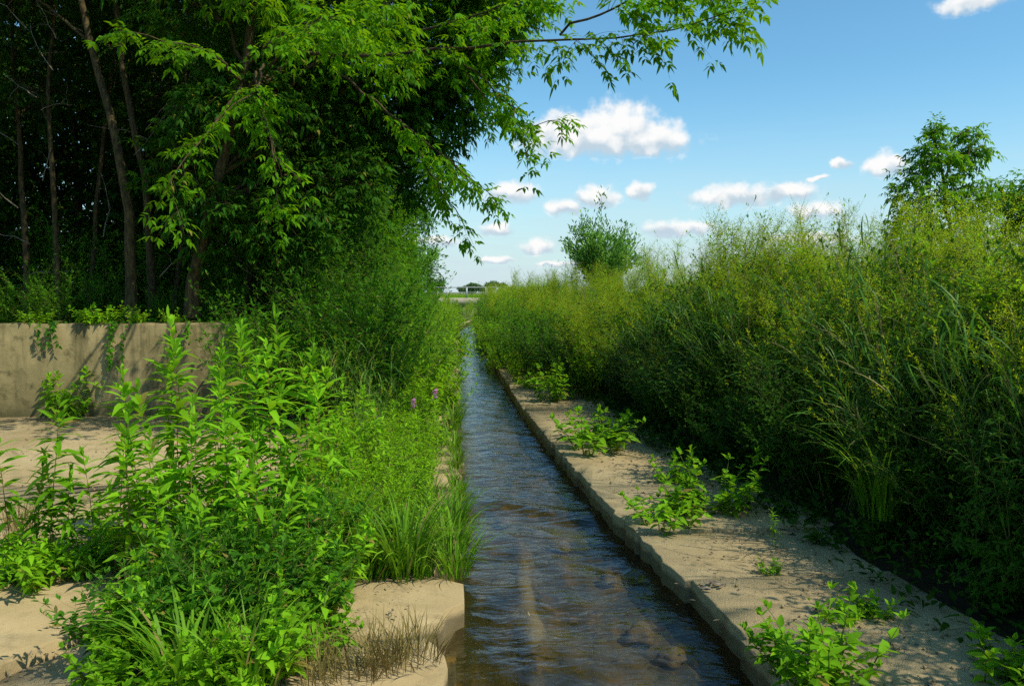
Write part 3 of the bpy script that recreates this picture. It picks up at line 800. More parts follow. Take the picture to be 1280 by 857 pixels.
def make_tree(name, label, cat, trunk, r0, clumps, group=None, ll=.085, lw=.02, mat='tree', five=True, nodes=4, twig=.5, tmpl=DIAM, tint0=.4, sprays=(), bark='bark', droopdir=-.15, shell=.45):
    """trunk: world points; clumps: (centre, (rx,ry,rz), twigs); sprays: (points, radius, twigs, leaf template)"""
    base = np.array(trunk[0], float)
    o = thing(name, label, cat, tuple(base), 0, group)
    tp = limb_pts([np.array(p, float) - base for p in trunk], 14, .03)
    tk, br, cr = MB(), MB(), MB()
    tt = np.linspace(0, 1, 14)
    rad = r0 * (1 - .72 * tt); rad[0] *= 1.25
    add_tubes(tk, tp, rad, 9)
    tk.obj('trunk', M[bark], o, smooth=True)
    inner = MB()
    for c, rv, n, *dk in clumps:
        c = np.array(c, float) - base; rv = np.array(rv, float)
        # limb from the trunk to the clump
        i = int(np.clip(np.argmin(np.abs(tp[:, 2] - (c[2] - .55 * np.linalg.norm(c[:2] - tp[-1, :2])))), 3, 13))
        s = tp[i]; mid = (s + c) / 2 + np.array([0, 0, .12 * np.linalg.norm(c - s)])
        lp = limb_pts([s, mid, c], 7, .08)
        add_tubes(br, lp, np.linspace(rad[i] * .55, .008, 7), 6)
        d = unit(n); rr = (shell + (1 - shell) * rng.random(n)) ** .6
        S = c + d * rr[:, None] * rv * rng.uniform(.75, 1.12, (n, 1))
        # woody connections from the limb to a share of the twigs
        q = rng.choice(n, max(1, n // 5), False)
        st_ = lp[rng.integers(3, 7, len(q))]
        md = (st_ + S[q]) / 2 + rng.normal(0, .06, (len(q), 3))
        add_tubes(br, np.stack([st_, md, S[q]], 1), np.array([[.010, .006, .003]]), 4)
        Td = d * np.array([1, 1, .5]) + rng.normal(0, .45, (n, 3)) + UPV * droopdir
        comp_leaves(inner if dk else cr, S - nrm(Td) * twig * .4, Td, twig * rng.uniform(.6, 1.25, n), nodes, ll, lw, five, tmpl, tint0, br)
    for pts, r, n, tm, tl in sprays:
        lp = limb_pts([np.array(p, float) - base for p in pts], 12, .03)
        s = np.sort(rng.uniform(.30, 1.0, n)); tq = np.linspace(0, 1, 12)
        S = np.stack([np.interp(s, tq, lp[:, q]) for q in range(3)], 1)
        dl = nrm(np.gradient(lp, axis=0)); Dm = np.stack([np.interp(s, tq, dl[:, q]) for q in range(3)], 1)
        sd2 = nrm(np.cross(Dm, UPV)) * rng.choice([-1, 1], n)[:, None]
        Td = Dm * .7 + sd2 * rng.uniform(.3, 1.0, (n, 1)) + rng.normal(0, .3, (n, 3)) - UPV * rng.uniform(0, .7, (n, 1))
        Td[-1] = Dm[-1]
        lv = MB(); bo_ = MB(); add_tubes(bo_, lp, np.linspace(r, .004, 12), 6)
        comp_leaves(lv, S, Td, tl * rng.uniform(.5, 1.2, n), 3, ll * .86, lw * .86, five, tm, tint0 + .22, bo_, droop=.25)
        bo = bo_.obj('bough', M[bark], o, smooth=True)
        lv.obj('leaves', M[mat], bo)
    br.obj('branches', M[bark], o, smooth=True)
    cr.obj('crown', M[mat], o)
    if inner.n: inner.obj('inner_foliage', M['treemid'], o)  # darker leaf copy paints shade into part of the crown
    return o

exec_order = []
G_ROW = 'trees crowding the left bank'
def pxl(px, py, y): return tuple(at(px, py, y))

# --- the near multi-stemmed group above the wall
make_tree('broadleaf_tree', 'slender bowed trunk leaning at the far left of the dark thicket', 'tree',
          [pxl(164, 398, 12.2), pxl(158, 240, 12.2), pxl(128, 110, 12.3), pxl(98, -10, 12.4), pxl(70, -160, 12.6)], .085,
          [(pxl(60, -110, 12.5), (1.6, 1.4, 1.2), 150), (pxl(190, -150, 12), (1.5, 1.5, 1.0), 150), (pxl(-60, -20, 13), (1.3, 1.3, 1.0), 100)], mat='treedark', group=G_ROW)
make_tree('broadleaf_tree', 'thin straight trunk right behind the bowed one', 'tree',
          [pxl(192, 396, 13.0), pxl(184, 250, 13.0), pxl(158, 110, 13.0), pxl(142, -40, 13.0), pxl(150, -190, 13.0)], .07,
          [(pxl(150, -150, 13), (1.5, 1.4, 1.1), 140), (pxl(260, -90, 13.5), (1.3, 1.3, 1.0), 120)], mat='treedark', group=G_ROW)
main = make_tree('broadleaf_tree', 'thickest tree behind the wall, its lit branches reaching over the stream', 'tree',
          [pxl(240, 396, 11.9), pxl(252, 300, 11.8), pxl(282, 190, 11.6), pxl(310, 60, 11.4), pxl(330, -80, 11.2), pxl(340, -230, 11)], .10,
          [(pxl(400, -60, 12.2), (1.5, 1.3, .8), 190), (pxl(520, -60, 12.4), (1.4, 1.3, .7), 170), (pxl(340, -130, 11.6), (1.6, 1.3, .8), 150),
           (pxl(455, 60, 12.6), (1.2, 1.1, .75), 170), (pxl(430, 40, 10.7), (.9, .8, .4), 26), (pxl(330, -30, 10.6), (1.0, .8, .5), 26), (pxl(250, -60, 10.7), (1.1, .8, .5), 26), (pxl(555, 40, 12.8), (1.1, 1.1, .6), 190), (pxl(400, 130, 12.8), (1.0, 1.0, .7), 140, 1), (pxl(500, 130, 13.2), (.9, .9, .6), 140, 1),
           (pxl(620, -40, 12.4), (1.1, 1.1, .5), 120), (pxl(250, 0, 11.8), (1.1, .9, .6), 70, 1), (pxl(615, 22, 12.8), (.7, .8, .35), 80), (pxl(340, 200, 12.6), (.8, .8, .6), 90, 1), (pxl(310, 120, 11.6), (.8, .5, .5), 50, 1), (pxl(360, 280, 11.9), (.7, .6, .5), 70, 1), (pxl(230, 210, 11.9), (.6, .4, .6), 32, 1), (pxl(290, 300, 11.9), (.45, .3, .4), 26, 1), (pxl(420, 220, 12.4), (.8, .7, .6), 90, 1), (pxl(545, 140, 13.4), (.7, .7, .6), 90, 1), (pxl(525, 205, 14), (.6, .7, .6), 80, 1), (pxl(575, 90, 13), (.6, .6, .45), 70), (pxl(255, 130, 11.4), (.4, .3, .5), 26, 1), (pxl(262, 250, 11.5), (.35, .2, .5), 24, 1)],
          group=None, ll=.10, lw=.023, tmpl=OVATE, tint0=.45,
          sprays=[([pxl(330, 60, 11.2), pxl(440, 70, 10.2), pxl(560, 62, 9.2), pxl(700, 48, 8.2), pxl(820, 42, 7.6), pxl(922, 12, 7.2)], .03, 52, OVATE, .40),
                  ([pxl(700, 44, 8.3), pxl(760, 12, 8.0), pxl(830, -12, 7.8), pxl(900, -8, 7.6)], .014, 34, OVATE, .42),
                  ([pxl(560, 62, 9.4), pxl(612, 105, 9.2), pxl(642, 140, 9.0), pxl(660, 200, 8.9)], .014, 16, OVATE, .32),
                  ([pxl(570, 75, 9.4), pxl(640, 152, 9.3), pxl(700, 150, 9.2)], .012, 13, OVATE, .28),
                  ([pxl(420, 90, 10.6), pxl(510, 160, 10.2), pxl(565, 205, 10), pxl(612, 242, 9.8)], .02, 26, OVATE, .34),
                  ([pxl(500, 150, 10.4), pxl(545, 225, 10.3), pxl(584, 288, 10.2)], .014, 18, OVATE, .3),
                  ([pxl(300, 100, 10), pxl(250, 60, 9), pxl(165, 40, 8.4)], .02, 15, OVATE, .36),
                  ([pxl(330, 80, 10), pxl(310, 120, 9), pxl(268, 150, 8.6)], .018, 8, OVATE, .28),
                  ([pxl(320, 90, 10), pxl(330, 150, 9), pxl(352, 200, 8.6), pxl(376, 226, 8.5)], .016, 12, OVATE, .28),
                  ([pxl(300, 110, 10.4), pxl(240, 190, 9.2), pxl(212, 225, 8.8), pxl(225, 272, 8.6)], .016, 13, OVATE, .28),
                  ([pxl(330, 130, 10.4), pxl(345, 220, 10), pxl(350, 275, 9.8)], .014, 9, OVATE, .28),
                  ([pxl(420, 60, 10.2), pxl(440, 20, 9), pxl(500, 0, 8.4)], .02, 26, OVATE, .42),
                  ([pxl(330, 60, 10.2), pxl(380, 30, 9), pxl(420, 20, 8.2)], .02, 24, OVATE, .42),
                  ([pxl(520, 40, 10.2), pxl(590, 20, 9.4), pxl(680, -5, 8.8)], .018, 26, OVATE, .42)])

# thinner trunks standing deeper in the thicket
thin = [(75, 388, 13.6, 60, .055), (35, 390, 14.4, 20, .06), (112, 392, 15, 135, .05), (215, 392, 14.5, 235, .06), (272, 390, 15.0, 300, .07), (305, 392, 13.6, 340, .06), (-20, 392, 13, -60, .08), (345, 388, 15.5, 372, .07)]
for i, (px, py, y, tx, r) in enumerate(thin):
    b = at(px, py, y)
    b.z = gz(b.x, b.y) - .03
    tpx = tx
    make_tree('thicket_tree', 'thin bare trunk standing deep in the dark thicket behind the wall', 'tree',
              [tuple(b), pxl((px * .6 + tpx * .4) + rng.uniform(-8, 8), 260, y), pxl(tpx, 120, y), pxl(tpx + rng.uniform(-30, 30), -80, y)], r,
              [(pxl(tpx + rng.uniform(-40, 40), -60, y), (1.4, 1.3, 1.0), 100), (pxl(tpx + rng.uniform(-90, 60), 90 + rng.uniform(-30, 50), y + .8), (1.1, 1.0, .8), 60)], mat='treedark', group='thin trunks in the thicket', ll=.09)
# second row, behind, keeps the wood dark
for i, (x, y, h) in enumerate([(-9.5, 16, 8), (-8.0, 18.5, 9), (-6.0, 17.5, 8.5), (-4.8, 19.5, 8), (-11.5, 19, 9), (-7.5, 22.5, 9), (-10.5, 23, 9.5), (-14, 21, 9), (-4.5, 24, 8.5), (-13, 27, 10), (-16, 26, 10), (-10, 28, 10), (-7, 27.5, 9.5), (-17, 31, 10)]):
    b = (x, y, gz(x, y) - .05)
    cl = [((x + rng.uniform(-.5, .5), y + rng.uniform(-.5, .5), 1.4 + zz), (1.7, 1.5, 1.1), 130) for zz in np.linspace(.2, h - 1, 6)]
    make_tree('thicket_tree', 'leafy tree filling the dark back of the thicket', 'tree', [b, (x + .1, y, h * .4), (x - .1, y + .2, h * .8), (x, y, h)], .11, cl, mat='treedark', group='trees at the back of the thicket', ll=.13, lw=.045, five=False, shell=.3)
# trees further along the left bank, stepping away towards the bridge
row = [(-2.7, 15.0, 6.2, 1.45, 'treemid'), (-2.9, 19.0, 7.4, 1.7, 'treemid'), (-2.5, 23.5, 7.0, 1.7, 'tree'), (-2.3, 29, 6.8, 1.8, 'bush'), (-2.1, 35, 6.0, 1.9, 'bush')]
names_row = ['nearest leafy tree beyond the big one on the left bank', 'taller leafy tree second along the left bank past the wall', 'leafy tree midway along the left bank', 'rounded tree on the left bank toward the bridge', 'last and lowest tree on the left bank before the bridge']
for i, (x, y, h, r, mt) in enumerate(row):
    b = (x, y, gz(x, y) - .05)
    cl = []
    for zz in np.linspace(2.0, h - .4, 5):
        k = 1 - .35 * abs((zz - h * .55) / (h * .5))
        for q in range(3):
            a = q * 2.1 + zz + rng.uniform(-.4, .4)
            cl.append(((x + math.cos(a) * r * .62 * k, y + math.sin(a) * r * .62 * k, zz + rng.uniform(-.2, .2)), (r * .66 * k, r * .66 * k, .75), 85))
    make_tree('broadleaf_tree', names_row[i], 'tree', [b, (x + .1, y, h * .35), (x - .1, y + .1, h * .7), (x, y, h * .95)], .12, cl, mat=mt, ll=.085, lw=.022, shell=.4, tint0=.35)

# right-hand trees
make_tree('box_elder_tree', 'small two-topped leafy tree rising above the right bank weeds', 'tree', [pxl(1190, 330, 12), pxl(1185, 270, 12), pxl(1178, 215, 12), pxl(1165, 165, 12)], .04,
          [(pxl(1168, 192, 12), (.36, .36, .24), 50), (pxl(1155, 235, 12), (.48, .45, .32), 58), (pxl(1216, 195, 12.1), (.24, .28, .28), 36), (pxl(1220, 238, 12.2), (.46, .42, .28), 52), (pxl(1145, 278, 12), (.44, .42, .32), 54), (pxl(1168, 165, 12), (.16, .16, .12), 16), (pxl(1214, 166, 12.1), (.12, .12, .14), 14), (pxl(1205, 280, 12.2), (.5, .5, .4), 50)],
          ll=.075, lw=.017, tmpl=OVATE, mat='tree', tint0=.35, twig=.26, nodes=3)
make_tree('box_elder_tree', 'leafy sapling cut by the right edge of the photo above the weeds', 'tree', [pxl(1300, 340, 10), pxl(1298, 270, 10), pxl(1290, 225, 10)], .035,
          [(pxl(1285, 250, 10), (.28, .3, .22), 40), (pxl(1310, 240, 10), (.4, .4, .35), 60), (pxl(1290, 290, 10), (.4, .4, .3), 50)], ll=.075, lw=.016, tmpl=OVATE, mat='bush', tint0=.4, twig=.25, nodes=3)
def make_willow(name, label, base, tops, n, sc=1.0):
    base = np.array(base, float)
    o = thing(name, label, 'bush', tuple(base))
    st, lf = MB(), MB()
    for q in range(n):
        a = rng.uniform(0, 6.28); rr = math.sqrt(rng.random())
        h = tops * (1 - .5 * rr) * rng.uniform(.68, 1.12)
        pts = limb_pts([(0, 0, 0), (math.cos(a) * rr * .45 * sc, math.sin(a) * rr * .45 * sc, h * .5), (math.cos(a) * rr * 1.25 * sc, math.sin(a) * rr * 1.25 * sc, h)], 8, .05)
        add_tubes(st, pts, np.linspace(.012, .003, 8), 4)
        m_ = 150; s = rng.uniform(.2, 1, m_); tq = np.linspace(0, 1, 8)
        P = np.stack([np.interp(s, tq, pts[:, c]) for c in range(3)], 1) + rng.normal(0, .10, (m_, 3)) * np.array([1, 1, .8])
        D = unit(m_, -.5, 1) * .7 + (pts[-1] - pts[2]) / np.linalg.norm(pts[-1] - pts[2]) * .9
        add_leaves(lf, P, D, unit(m_, 0, 1), rng.uniform(.12, .20, m_), rng.uniform(.016, .026, m_), .1, None, DIAM)
    st.obj('branches', M['bark'], o); lf.obj('foliage', M['willow'], o)
    return o
make_willow('willow_bush', 'rounded grey-green willow bush standing alone above the right bank weeds', pxl(752, 372, 25), 3.25, 64, 1.05)
make_willow('willow_bush', 'small grey-green willow bush at the right end of the left bank trees', pxl(520, 352, 30), 1.9, 22, .8)

# ------------------------------------------------------------------ left bank plants
GT = 'tall lance-leaved herbs growing through the concrete'
tall = [(240, 395, 5.5, 0), (288, 408, 5.7, 1), (322, 402, 5.8, 2), (357, 392, 5.6, 0), (386, 445, 5.9, 3), (412, 446, 6.2, 3), (205, 440, 5.4, 4), (150, 462, 5.1, 3), (52, 498, 5.0, 4), (8, 535, 5.0, 5),
        (262, 470, 5.2, 1), (300, 500, 5.0, 4), (345, 470, 5.3, 1), (180, 520, 4.8, 5), (110, 560, 4.95, 5), (232, 520, 4.7, 4), (140, 600, 4.8, 5), (395, 520, 5.5, 3), (270, 560, 4.6, 5), (330, 540, 4.9, 5), (85, 585, 4.9, 5), (430, 470, 7.0, 1), (455, 480, 7.6, 2), (475, 505, 7.2, 4), (40, 580, 5.1, 5), (365, 560, 4.8, 5), (205, 580, 4.5, 5)]
Hs = [1.4, 1.25, 1.35, 1.1, 1.0, .85]
tall += [(px, py, y, k) for px, py, y, k in ((225, 430, 5.3, 1), (255, 430, 5.7, 2), (272, 440, 5.0, 4), (310, 450, 5.5, 3), (335, 430, 5.2, 1), (372, 430, 5.4, 2), (400, 470, 5.2, 3), (240, 500, 4.5, 5), (290, 520, 4.6, 4), (320, 560, 4.2, 5), (360, 520, 4.7, 4), (190, 480, 5.0, 4), (165, 540, 4.5, 5), (130, 520, 5.0, 5), (385, 590, 4.5, 5), (345, 610, 4.2, 5), (255, 610, 4.1, 5), (215, 540, 4.5, 4), (425, 520, 5.6, 3), (440, 545, 6.0, 3), (180, 600, 4.3, 5), (410, 560, 5.0, 5), (300, 470, 5.8, 1), (280, 580, 4.3, 5), (30, 610, 5.0, 5), (65, 560, 5.1, 5), (100, 610, 5.0, 5))]
special = {0: 'tallest lance-leaved herb, its tip rising in front of the shaded wall', 3: 'tall herb with a curling tip at the right end of the wall', 8: 'lone herb with a reddish stem on the pale concrete at far left', 9: 'herb cut by the left edge of the photo on the concrete'}
for i, (px, py, y, k) in enumerate(tall):
    tip = at(px, py, y)
    z0 = 0.0
    s = (tip.z - z0) / Hs[k]
    TALL.put(k, (tip.x + rng.normal(0, .02), y, z0), rng.uniform(0, 6.28), max(.75, min(1.15, s)), special.get(i, 'tall leafy herb with long lance-shaped leaves growing through the left concrete'), None if i in special else GT, sz=s)

def scatter(K, n, region, sc, label, group, zf=None, seed=0, mind=.1, lean=(0, 0), pick=None):
    r_ = np.random.default_rng(seed); pts = []; tries = 0
    while len(pts) < n and tries < n * 60:
        tries += 1
        p = region(r_)
        if p is None: continue
        if all((p[0] - q[0]) ** 2 + (p[1] - q[1]) ** 2 > mind ** 2 for q in pts): pts.append(p)
    for i, (x, y) in enumerate(pts):
        z = gz(x, y) if zf is None else zf(x, y)
        s = r_.uniform(*sc)
        K.put(int(r_.integers(0, 12)) if pick is None else pick(x, y, r_), (x, y, z), r_.uniform(0, 6.28), s, label, group, sz=s * r_.uniform(.9, 1.1), tilt=(r_.normal(0, .06), r_.normal(lean[0], lean[1] + .06)))
    return pts

def keep(f):
    def g_(r_):
        p = f(r_)
        return None if (p[0] > -.62 and p[1] < 4.62) or (p[0] < -1.42 and p[1] < 4.75) or (p[0] < -1.62 and p[1] < 4.95) else p
    return g_
padz = lambda x, y: 0.0 if y < WALL_Y else gz(x, y) + .02
def blob(cx, cy, rx, ry):
    def f(r_):
        a = r_.uniform(0, 6.28); r = math.sqrt(r_.random())
        return cx + rx * r * math.cos(a), cy + ry * r * math.sin(a)
    return f
# the big foreground mass
scatter(MUG, 12, keep(blob(-1.2, 4.3, .55, .6)), (.65, .95), 'dark green bushy weed in the foreground mass on the left concrete', 'bushy weeds of the left foreground', padz, 1, .16)
scatter(BROAD, 17, keep(blob(-1.05, 4.45, .85, .8)), (.5, .9), 'broad-leaved weed in the foreground mass on the left concrete', 'broad-leaved weeds of the left foreground', padz, 2, .18)
scatter(SMALL, 24, keep(blob(-1.02, 3.8, .5, .4)), (.8, 1.4), 'small leafy weed low in the left foreground', 'small weeds of the left foreground', padz, 3, .12)
scatter(GRASS, 34, keep(blob(-.85, 4.35, .85, 1.0)), (.55, 1.1), 'arching grass clump among the left foreground weeds', 'grass among the left foreground weeds', padz, 4, .2)
scatter(BROAD, 9, blob(-2.35, 5.1, .4, .45), (.4, .7), 'low broad-leaved weed at the left side of the foreground mass', 'low weeds at the left of the foreground', padz, 5, .18)
# fine-leaved bright mass along the channel
def along(y0, y1, o0, o1, side=-1, pw=1.0):
    def f(r_):
        y = y0 + (y1 - y0) * r_.random() ** pw
        o = r_.uniform(o0, o1)
        return (xl(y) - o, y) if side < 0 else (xr(y) + o, y)
    return f
scatter(FINE, 52, along(5.6, 11.2, .34, 1.2), (.45, .8), 'bright green fine-leaved herb clump beside the stream on the left', 'fine-leaved herbs along the left edge', padz, 6, .26)
scatter(FINE, 24, keep(along(4.2, 7.2, .35, 1.3)), (.3, .6), 'low fine-leaved herb clump near the left ledge', 'low fine-leaved herbs by the left ledge', padz, 7, .2)
scatter(FINE, 112, along(11, 42, .15, 1.6, pw=1.5), (.6, 1.5), 'bright herb clump on the left bank slope farther along the stream', 'bright herbs on the far left slope', padz, 8, .3)
scatter(BUSH, 26, along(9.8, 14.5, .9, 2.6), (.75, 1.1), 'dark green narrow-leaved bush at the right end of the wall', 'bushes between the wall and the stream', padz, 9, .35)
scatter(BUSH, 26, along(14, 40, 1.0, 3.0), (.8, 1.25), 'dark bush under the left bank trees', 'bushes under the left bank trees', padz, 10, .6)
scatter(BUSH, 14, lambda r_: (r_.uniform(-9, -3.2), r_.uniform(12.1, 13.2)), (.35, .6), 'low shaded bush just above the wall', 'low bushes above the wall', padz, 11, .45)
scatter(BUSH, 26, lambda r_: (r_.uniform(-13, -3), r_.uniform(14, 18)), (.7, 1.2), 'shaded shrub between the thicket trunks', 'shrubs between the thicket trunks', padz, 12, .6)
scatter(REED, 16, along(7.5, 24, .35, 1.3), (.45, .75), 'green reed grass clump on the left slope by the stream', 'reed grass of the left slope', padz, 13, .4)
scatter(BROAD, 24, along(10, 20, .3, 1.5), (.8, 1.5), 'leafy broad weed on the left slope by the stream', 'broad weeds of the left slope', padz, 14, .3)
scatter(BANK, 34, along(38, 66, .15, 3.0), (.45, .68), 'low weed clump on the left bank close to the footbridge', 'weeds on the left bank by the footbridge', padz, 15, .5)
scatter(BANK, 16, along(40, 60, -.25, .8, 1), (.5, .75), 'low weed clump crowding the stream close to the footbridge', 'weeds crowding the far stream', lambda x, y: max(gz(x, y), -.1), 16, .5)
# edge grasses hanging over the water
edge = [(4.75, -.02), (5.05, -.06), (5.3, .0), (5.5, -.05), (5.0, -.3), (5.35, -.28), (5.75, -.1), (6.3, -.22), (6.0, -.35), (6.9, -.28), (7.4, -.3), (8.8, -.2), (9.4, -.1), (9.9, .0), (10.5, .02), (11.2, 0), (4.8, -.35), (5.5, -.5)]
edge += [(5.7, .0), (5.95, .03), (6.2, -.02), (6.6, .02), (7.0, -.02), (7.7, .0), (8.1, .02), (8.5, -.02), (9.1, .03), (4.75, -.2), (4.8, -.5)]
for i, (y, o) in enumerate(edge):
    GRASS.put(i, (xl(y) + o - .04, y, -.01), rng.uniform(0, 6.28), rng.uniform(.62, .9) if i < 18 else rng.uniform(.38, .6), 'arching green grass clump overhanging the left edge of the stream', 'grass clumps along the left stream edge')
for i, (px, py, k) in enumerate([(485, 832, 0), (520, 822, 1), (400, 850, 0), (450, 840, 1), (25, 660, 0), (50, 690, 1), (8, 690, 1), (545, 690, 1), (470, 640, 0)]):
    p = gpt(px, py)
    DRYG.put(k, (p.x, p.y, .0), rng.uniform(0, 6.28), rng.uniform(.8, 1.1), 'dry straw-coloured grass tuft on the left concrete', 'dry grass tufts on the left concrete')

# bush against the wall and creeper on its top
bw = at(84, 508, WALL_Y - .35)
BROAD.put(1, (bw.x, bw.y, 0.0), 1.0, 1.35, 'dark leafy weed growing against the foot of the concrete wall')
for px, sc_ in ((118, 1.0), (138, .8), (45, .7), (170, .6), (215, .5)):
    p = at(px, 402, WALL_Y + .02)
    SMALL.put(int(px) % 3, (p.x, WALL_Y + .02, 1.26), px, 1.5 * sc_, 'leafy sprig spilling over the top of the concrete wall', 'sprigs on the wall top')
def mk_creeper(n, L):
    def f():
        st, lf = MB(), MB()
        for q in range(n):
            x0 = rng.uniform(-.18, .18); l = L * rng.uniform(.5, 1.0); t = np.linspace(0, 1, 8)
            pts = np.stack([x0 + rng.uniform(-.15, .15) * t + .02 * np.sin(t * 9), np.where(t < .15, .10 - t * 2.0, -.19 - .02 * t), np.where(t < .15, .03, .03 - (t - .15) * l)], 1)
            add_tubes(st, pts, .003 * (1 - .6 * t), 4)
            m_ = int(34 * l); s_ = rng.random(m_); a = rng.uniform(0, 6.28, m_)
            P = np.stack([np.interp(s_, t, pts[:, c]) for c in range(3)], 1)
            add_leaves(lf, P, np.c_[np.cos(a), -np.abs(np.sin(a)) * .5, -rng.uniform(0, .9, m_)], np.c_[rng.normal(0, .3, m_), -np.ones(m_), rng.uniform(0, .6, m_)], rng.uniform(.04, .075, m_), rng.uniform(.014, .024, m_), .15, None, OVATE)
        return proto('creeper', 'x', 'plant', [('stems', st, M['redstem']), ('leaves', lf, M['bush'])])
    return f
CREEP = Kind([mk_creeper(5, .55), mk_creeper(4, .85), mk_creeper(3, .4)])
for i, (px, lb) in enumerate(((60, 'creeper hanging down the wall near its left end'), (150, 'longer creeper hanging down the middle of the wall'), (225, 'creeper half hidden behind the tall herbs on the wall'), (300, 'creeper on the right end of the wall'), (-30, 'creeper at the edge of the photo on the wall'))):
    p = at(px, 402, WALL_Y - .12); CREEP.put(i, (p.x, WALL_Y, 1.27), 0, 1.0, lb)
# pink flower spikes
def mk_pink():
    st, lf, fl = MB(), MB(), MB()
    herb_stem(st, lf, np.zeros(3), .8, .05, 1, 34, .08, .009)
    n = 70; t = rng.uniform(.88, 1.03, n)
    P = np.stack([.05 * .8 * t + rng.normal(0, .011, n), .06 * t * .8 + rng.normal(0, .011, n), .8 * t], 1)
    add_leaves(fl, P, unit(n, -.2, .8), unit(n), .026, .008, 0, None, DIAM)
    return proto('pink_flower', 'x', 'flower', [('stem', st, M['stem']), ('leaves', lf, M['fine']), ('petals', fl, M['pink'])])
PINK = Kind([mk_pink])
for px, py, y, lb in ((545, 486, 8.2, 'brighter pink flower spike on the left stream edge'), (518, 498, 7.9, 'fainter pink flower spike left of the brighter one')):
    p = at(px, py, y); PINK.put(0, (p.x - .04, y, 0), 0, p.z / .83, lb)

# ------------------------------------------------------------------ right bank plants
def bz(x, y): return gz(x, y)
def patchy(x, y, r_):
    q = float(wob(np.array(x * .9), np.array(y * .55))) + r_.normal(0, .22)
    return int(r_.choice([0, 2, 4])) if q > .02 else (int(r_.choice([1, 1, 3])) if q > -.3 else int(r_.choice([3, 5])))
def rrow(K, y0, y1, o0, o1, n, sc, label, group, seed, md, pw=1.0, bz_=bz, lean=(0, 0)): return scatter(K, n, along(y0, y1, o0, o1, 1, pw), sc, label, group, bz_, seed, md, lean, patchy if K is BANK else None)
L_BANK = 'tall weed clump with airy yellow-green tops on the right bank'
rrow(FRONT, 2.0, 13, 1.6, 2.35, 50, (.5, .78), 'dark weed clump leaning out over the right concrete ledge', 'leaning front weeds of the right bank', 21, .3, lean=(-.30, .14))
rrow(BANK, 2.0, 12, 2.1, 4.2, 66, (.82, 1.05), L_BANK, 'tall weeds of the right bank', 22, .36)
rrow(BANK, 12, 24, .9, 4.0, 66, (.72, .98), 'tall weed clump on the right bank midway to the bridge', 'middle weeds of the right bank', 23, .4)
rrow(BANK, 24, 68, .25, 3.6, 84, (.8, 1.15), 'weed clump on the right bank far along the stream', 'far weeds of the right bank', 24, .5, 1.3)
rrow(BANK, 6, 16, 4.2, 7.0, 24, (.9, 1.15), 'tall weed clump at the back of the right bank', 'back weeds of the right bank', 25, .5)
rrow(REED, 3.2, 12, 1.6, 3.4, 44, (.6, 1.0), 'tall reed grass clump among the right bank weeds', 'reed grass of the right bank', 26, .3, lean=(-.03, .16))
rrow(REED, 12, 26, 1.0, 3.4, 20, (.65, .9), 'reed grass clump midway along the right bank', 'middle reed grass of the right bank', 27, .5, lean=(0, .12))
rrow(DARK, 1.6, 12, 2.0, 3.8, 50, (.75, 1.0), 'dense dark bush added among the tall weeds to block the sun', 'added sun-blocking bushes of the right bank', 32, .4)  # half-hidden bushes added to stop sun coming through the bank
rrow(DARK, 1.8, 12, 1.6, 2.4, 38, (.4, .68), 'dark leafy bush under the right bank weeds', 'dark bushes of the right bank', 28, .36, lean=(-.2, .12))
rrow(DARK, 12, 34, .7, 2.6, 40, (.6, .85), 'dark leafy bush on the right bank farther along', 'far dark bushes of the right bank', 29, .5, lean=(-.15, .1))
rrow(FINE, 16, 60, -.02, .9, 60, (.8, 1.3), 'bright low herb at the right water edge beyond the ledge', 'herbs at the right water edge', 30, .35)
rrow(FINE, 15.9, 34, -.02, .22, 26, (.55, .95), 'bright herb clump hiding the far part of the right ledge', 'herbs over the far right ledge', 34, .3)
rrow(BUSH, 15.5, 40, .3, 1.2, 22, (.6, .9), 'green bush closing in over the far part of the right ledge', 'bushes over the far right ledge', 35, .5)
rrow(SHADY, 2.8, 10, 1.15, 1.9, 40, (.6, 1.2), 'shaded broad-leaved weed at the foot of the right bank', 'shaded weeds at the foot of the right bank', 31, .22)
for i, (px, py, y) in enumerate(((940, 262, 9.2), (975, 268, 9.6), (1015, 272, 8.8), (905, 290, 10.5), (1160, 245, 8.0), (1185, 232, 7.4), (1215, 250, 7.0), (1145, 265, 8.4), (1262, 250, 6.4))):
    tp = at(px, py, y); z0 = gz(tp.x, y)
    BANK.put([0, 2, 4][i % 3], (tp.x, y, z0), i * 1.3, 1.0, 'tall weed topped with a loose yellow-green plume standing above the right bank', 'plumed weeds above the right bank', sz=(tp.z - z0) / [1.9, 2.05, 1.85][i % 3])
for i, (px, py, y) in enumerate(((1110, 640, 5.0), (1150, 590, 5.2), (905, 500, 8.2), (1000, 560, 6.6), (1215, 600, 4.6), (845, 470, 10.2), (1060, 520, 6.4))):
    q = at(px, py, y)
    REED.put(i, (q.x + .35, y, gz(q.x + .35, y)), i * 2.1, .8, 'pale drooping reed grass at the front of the shaded right bank', 'drooping reeds at the front of the right bank', tilt=(0, -.55))
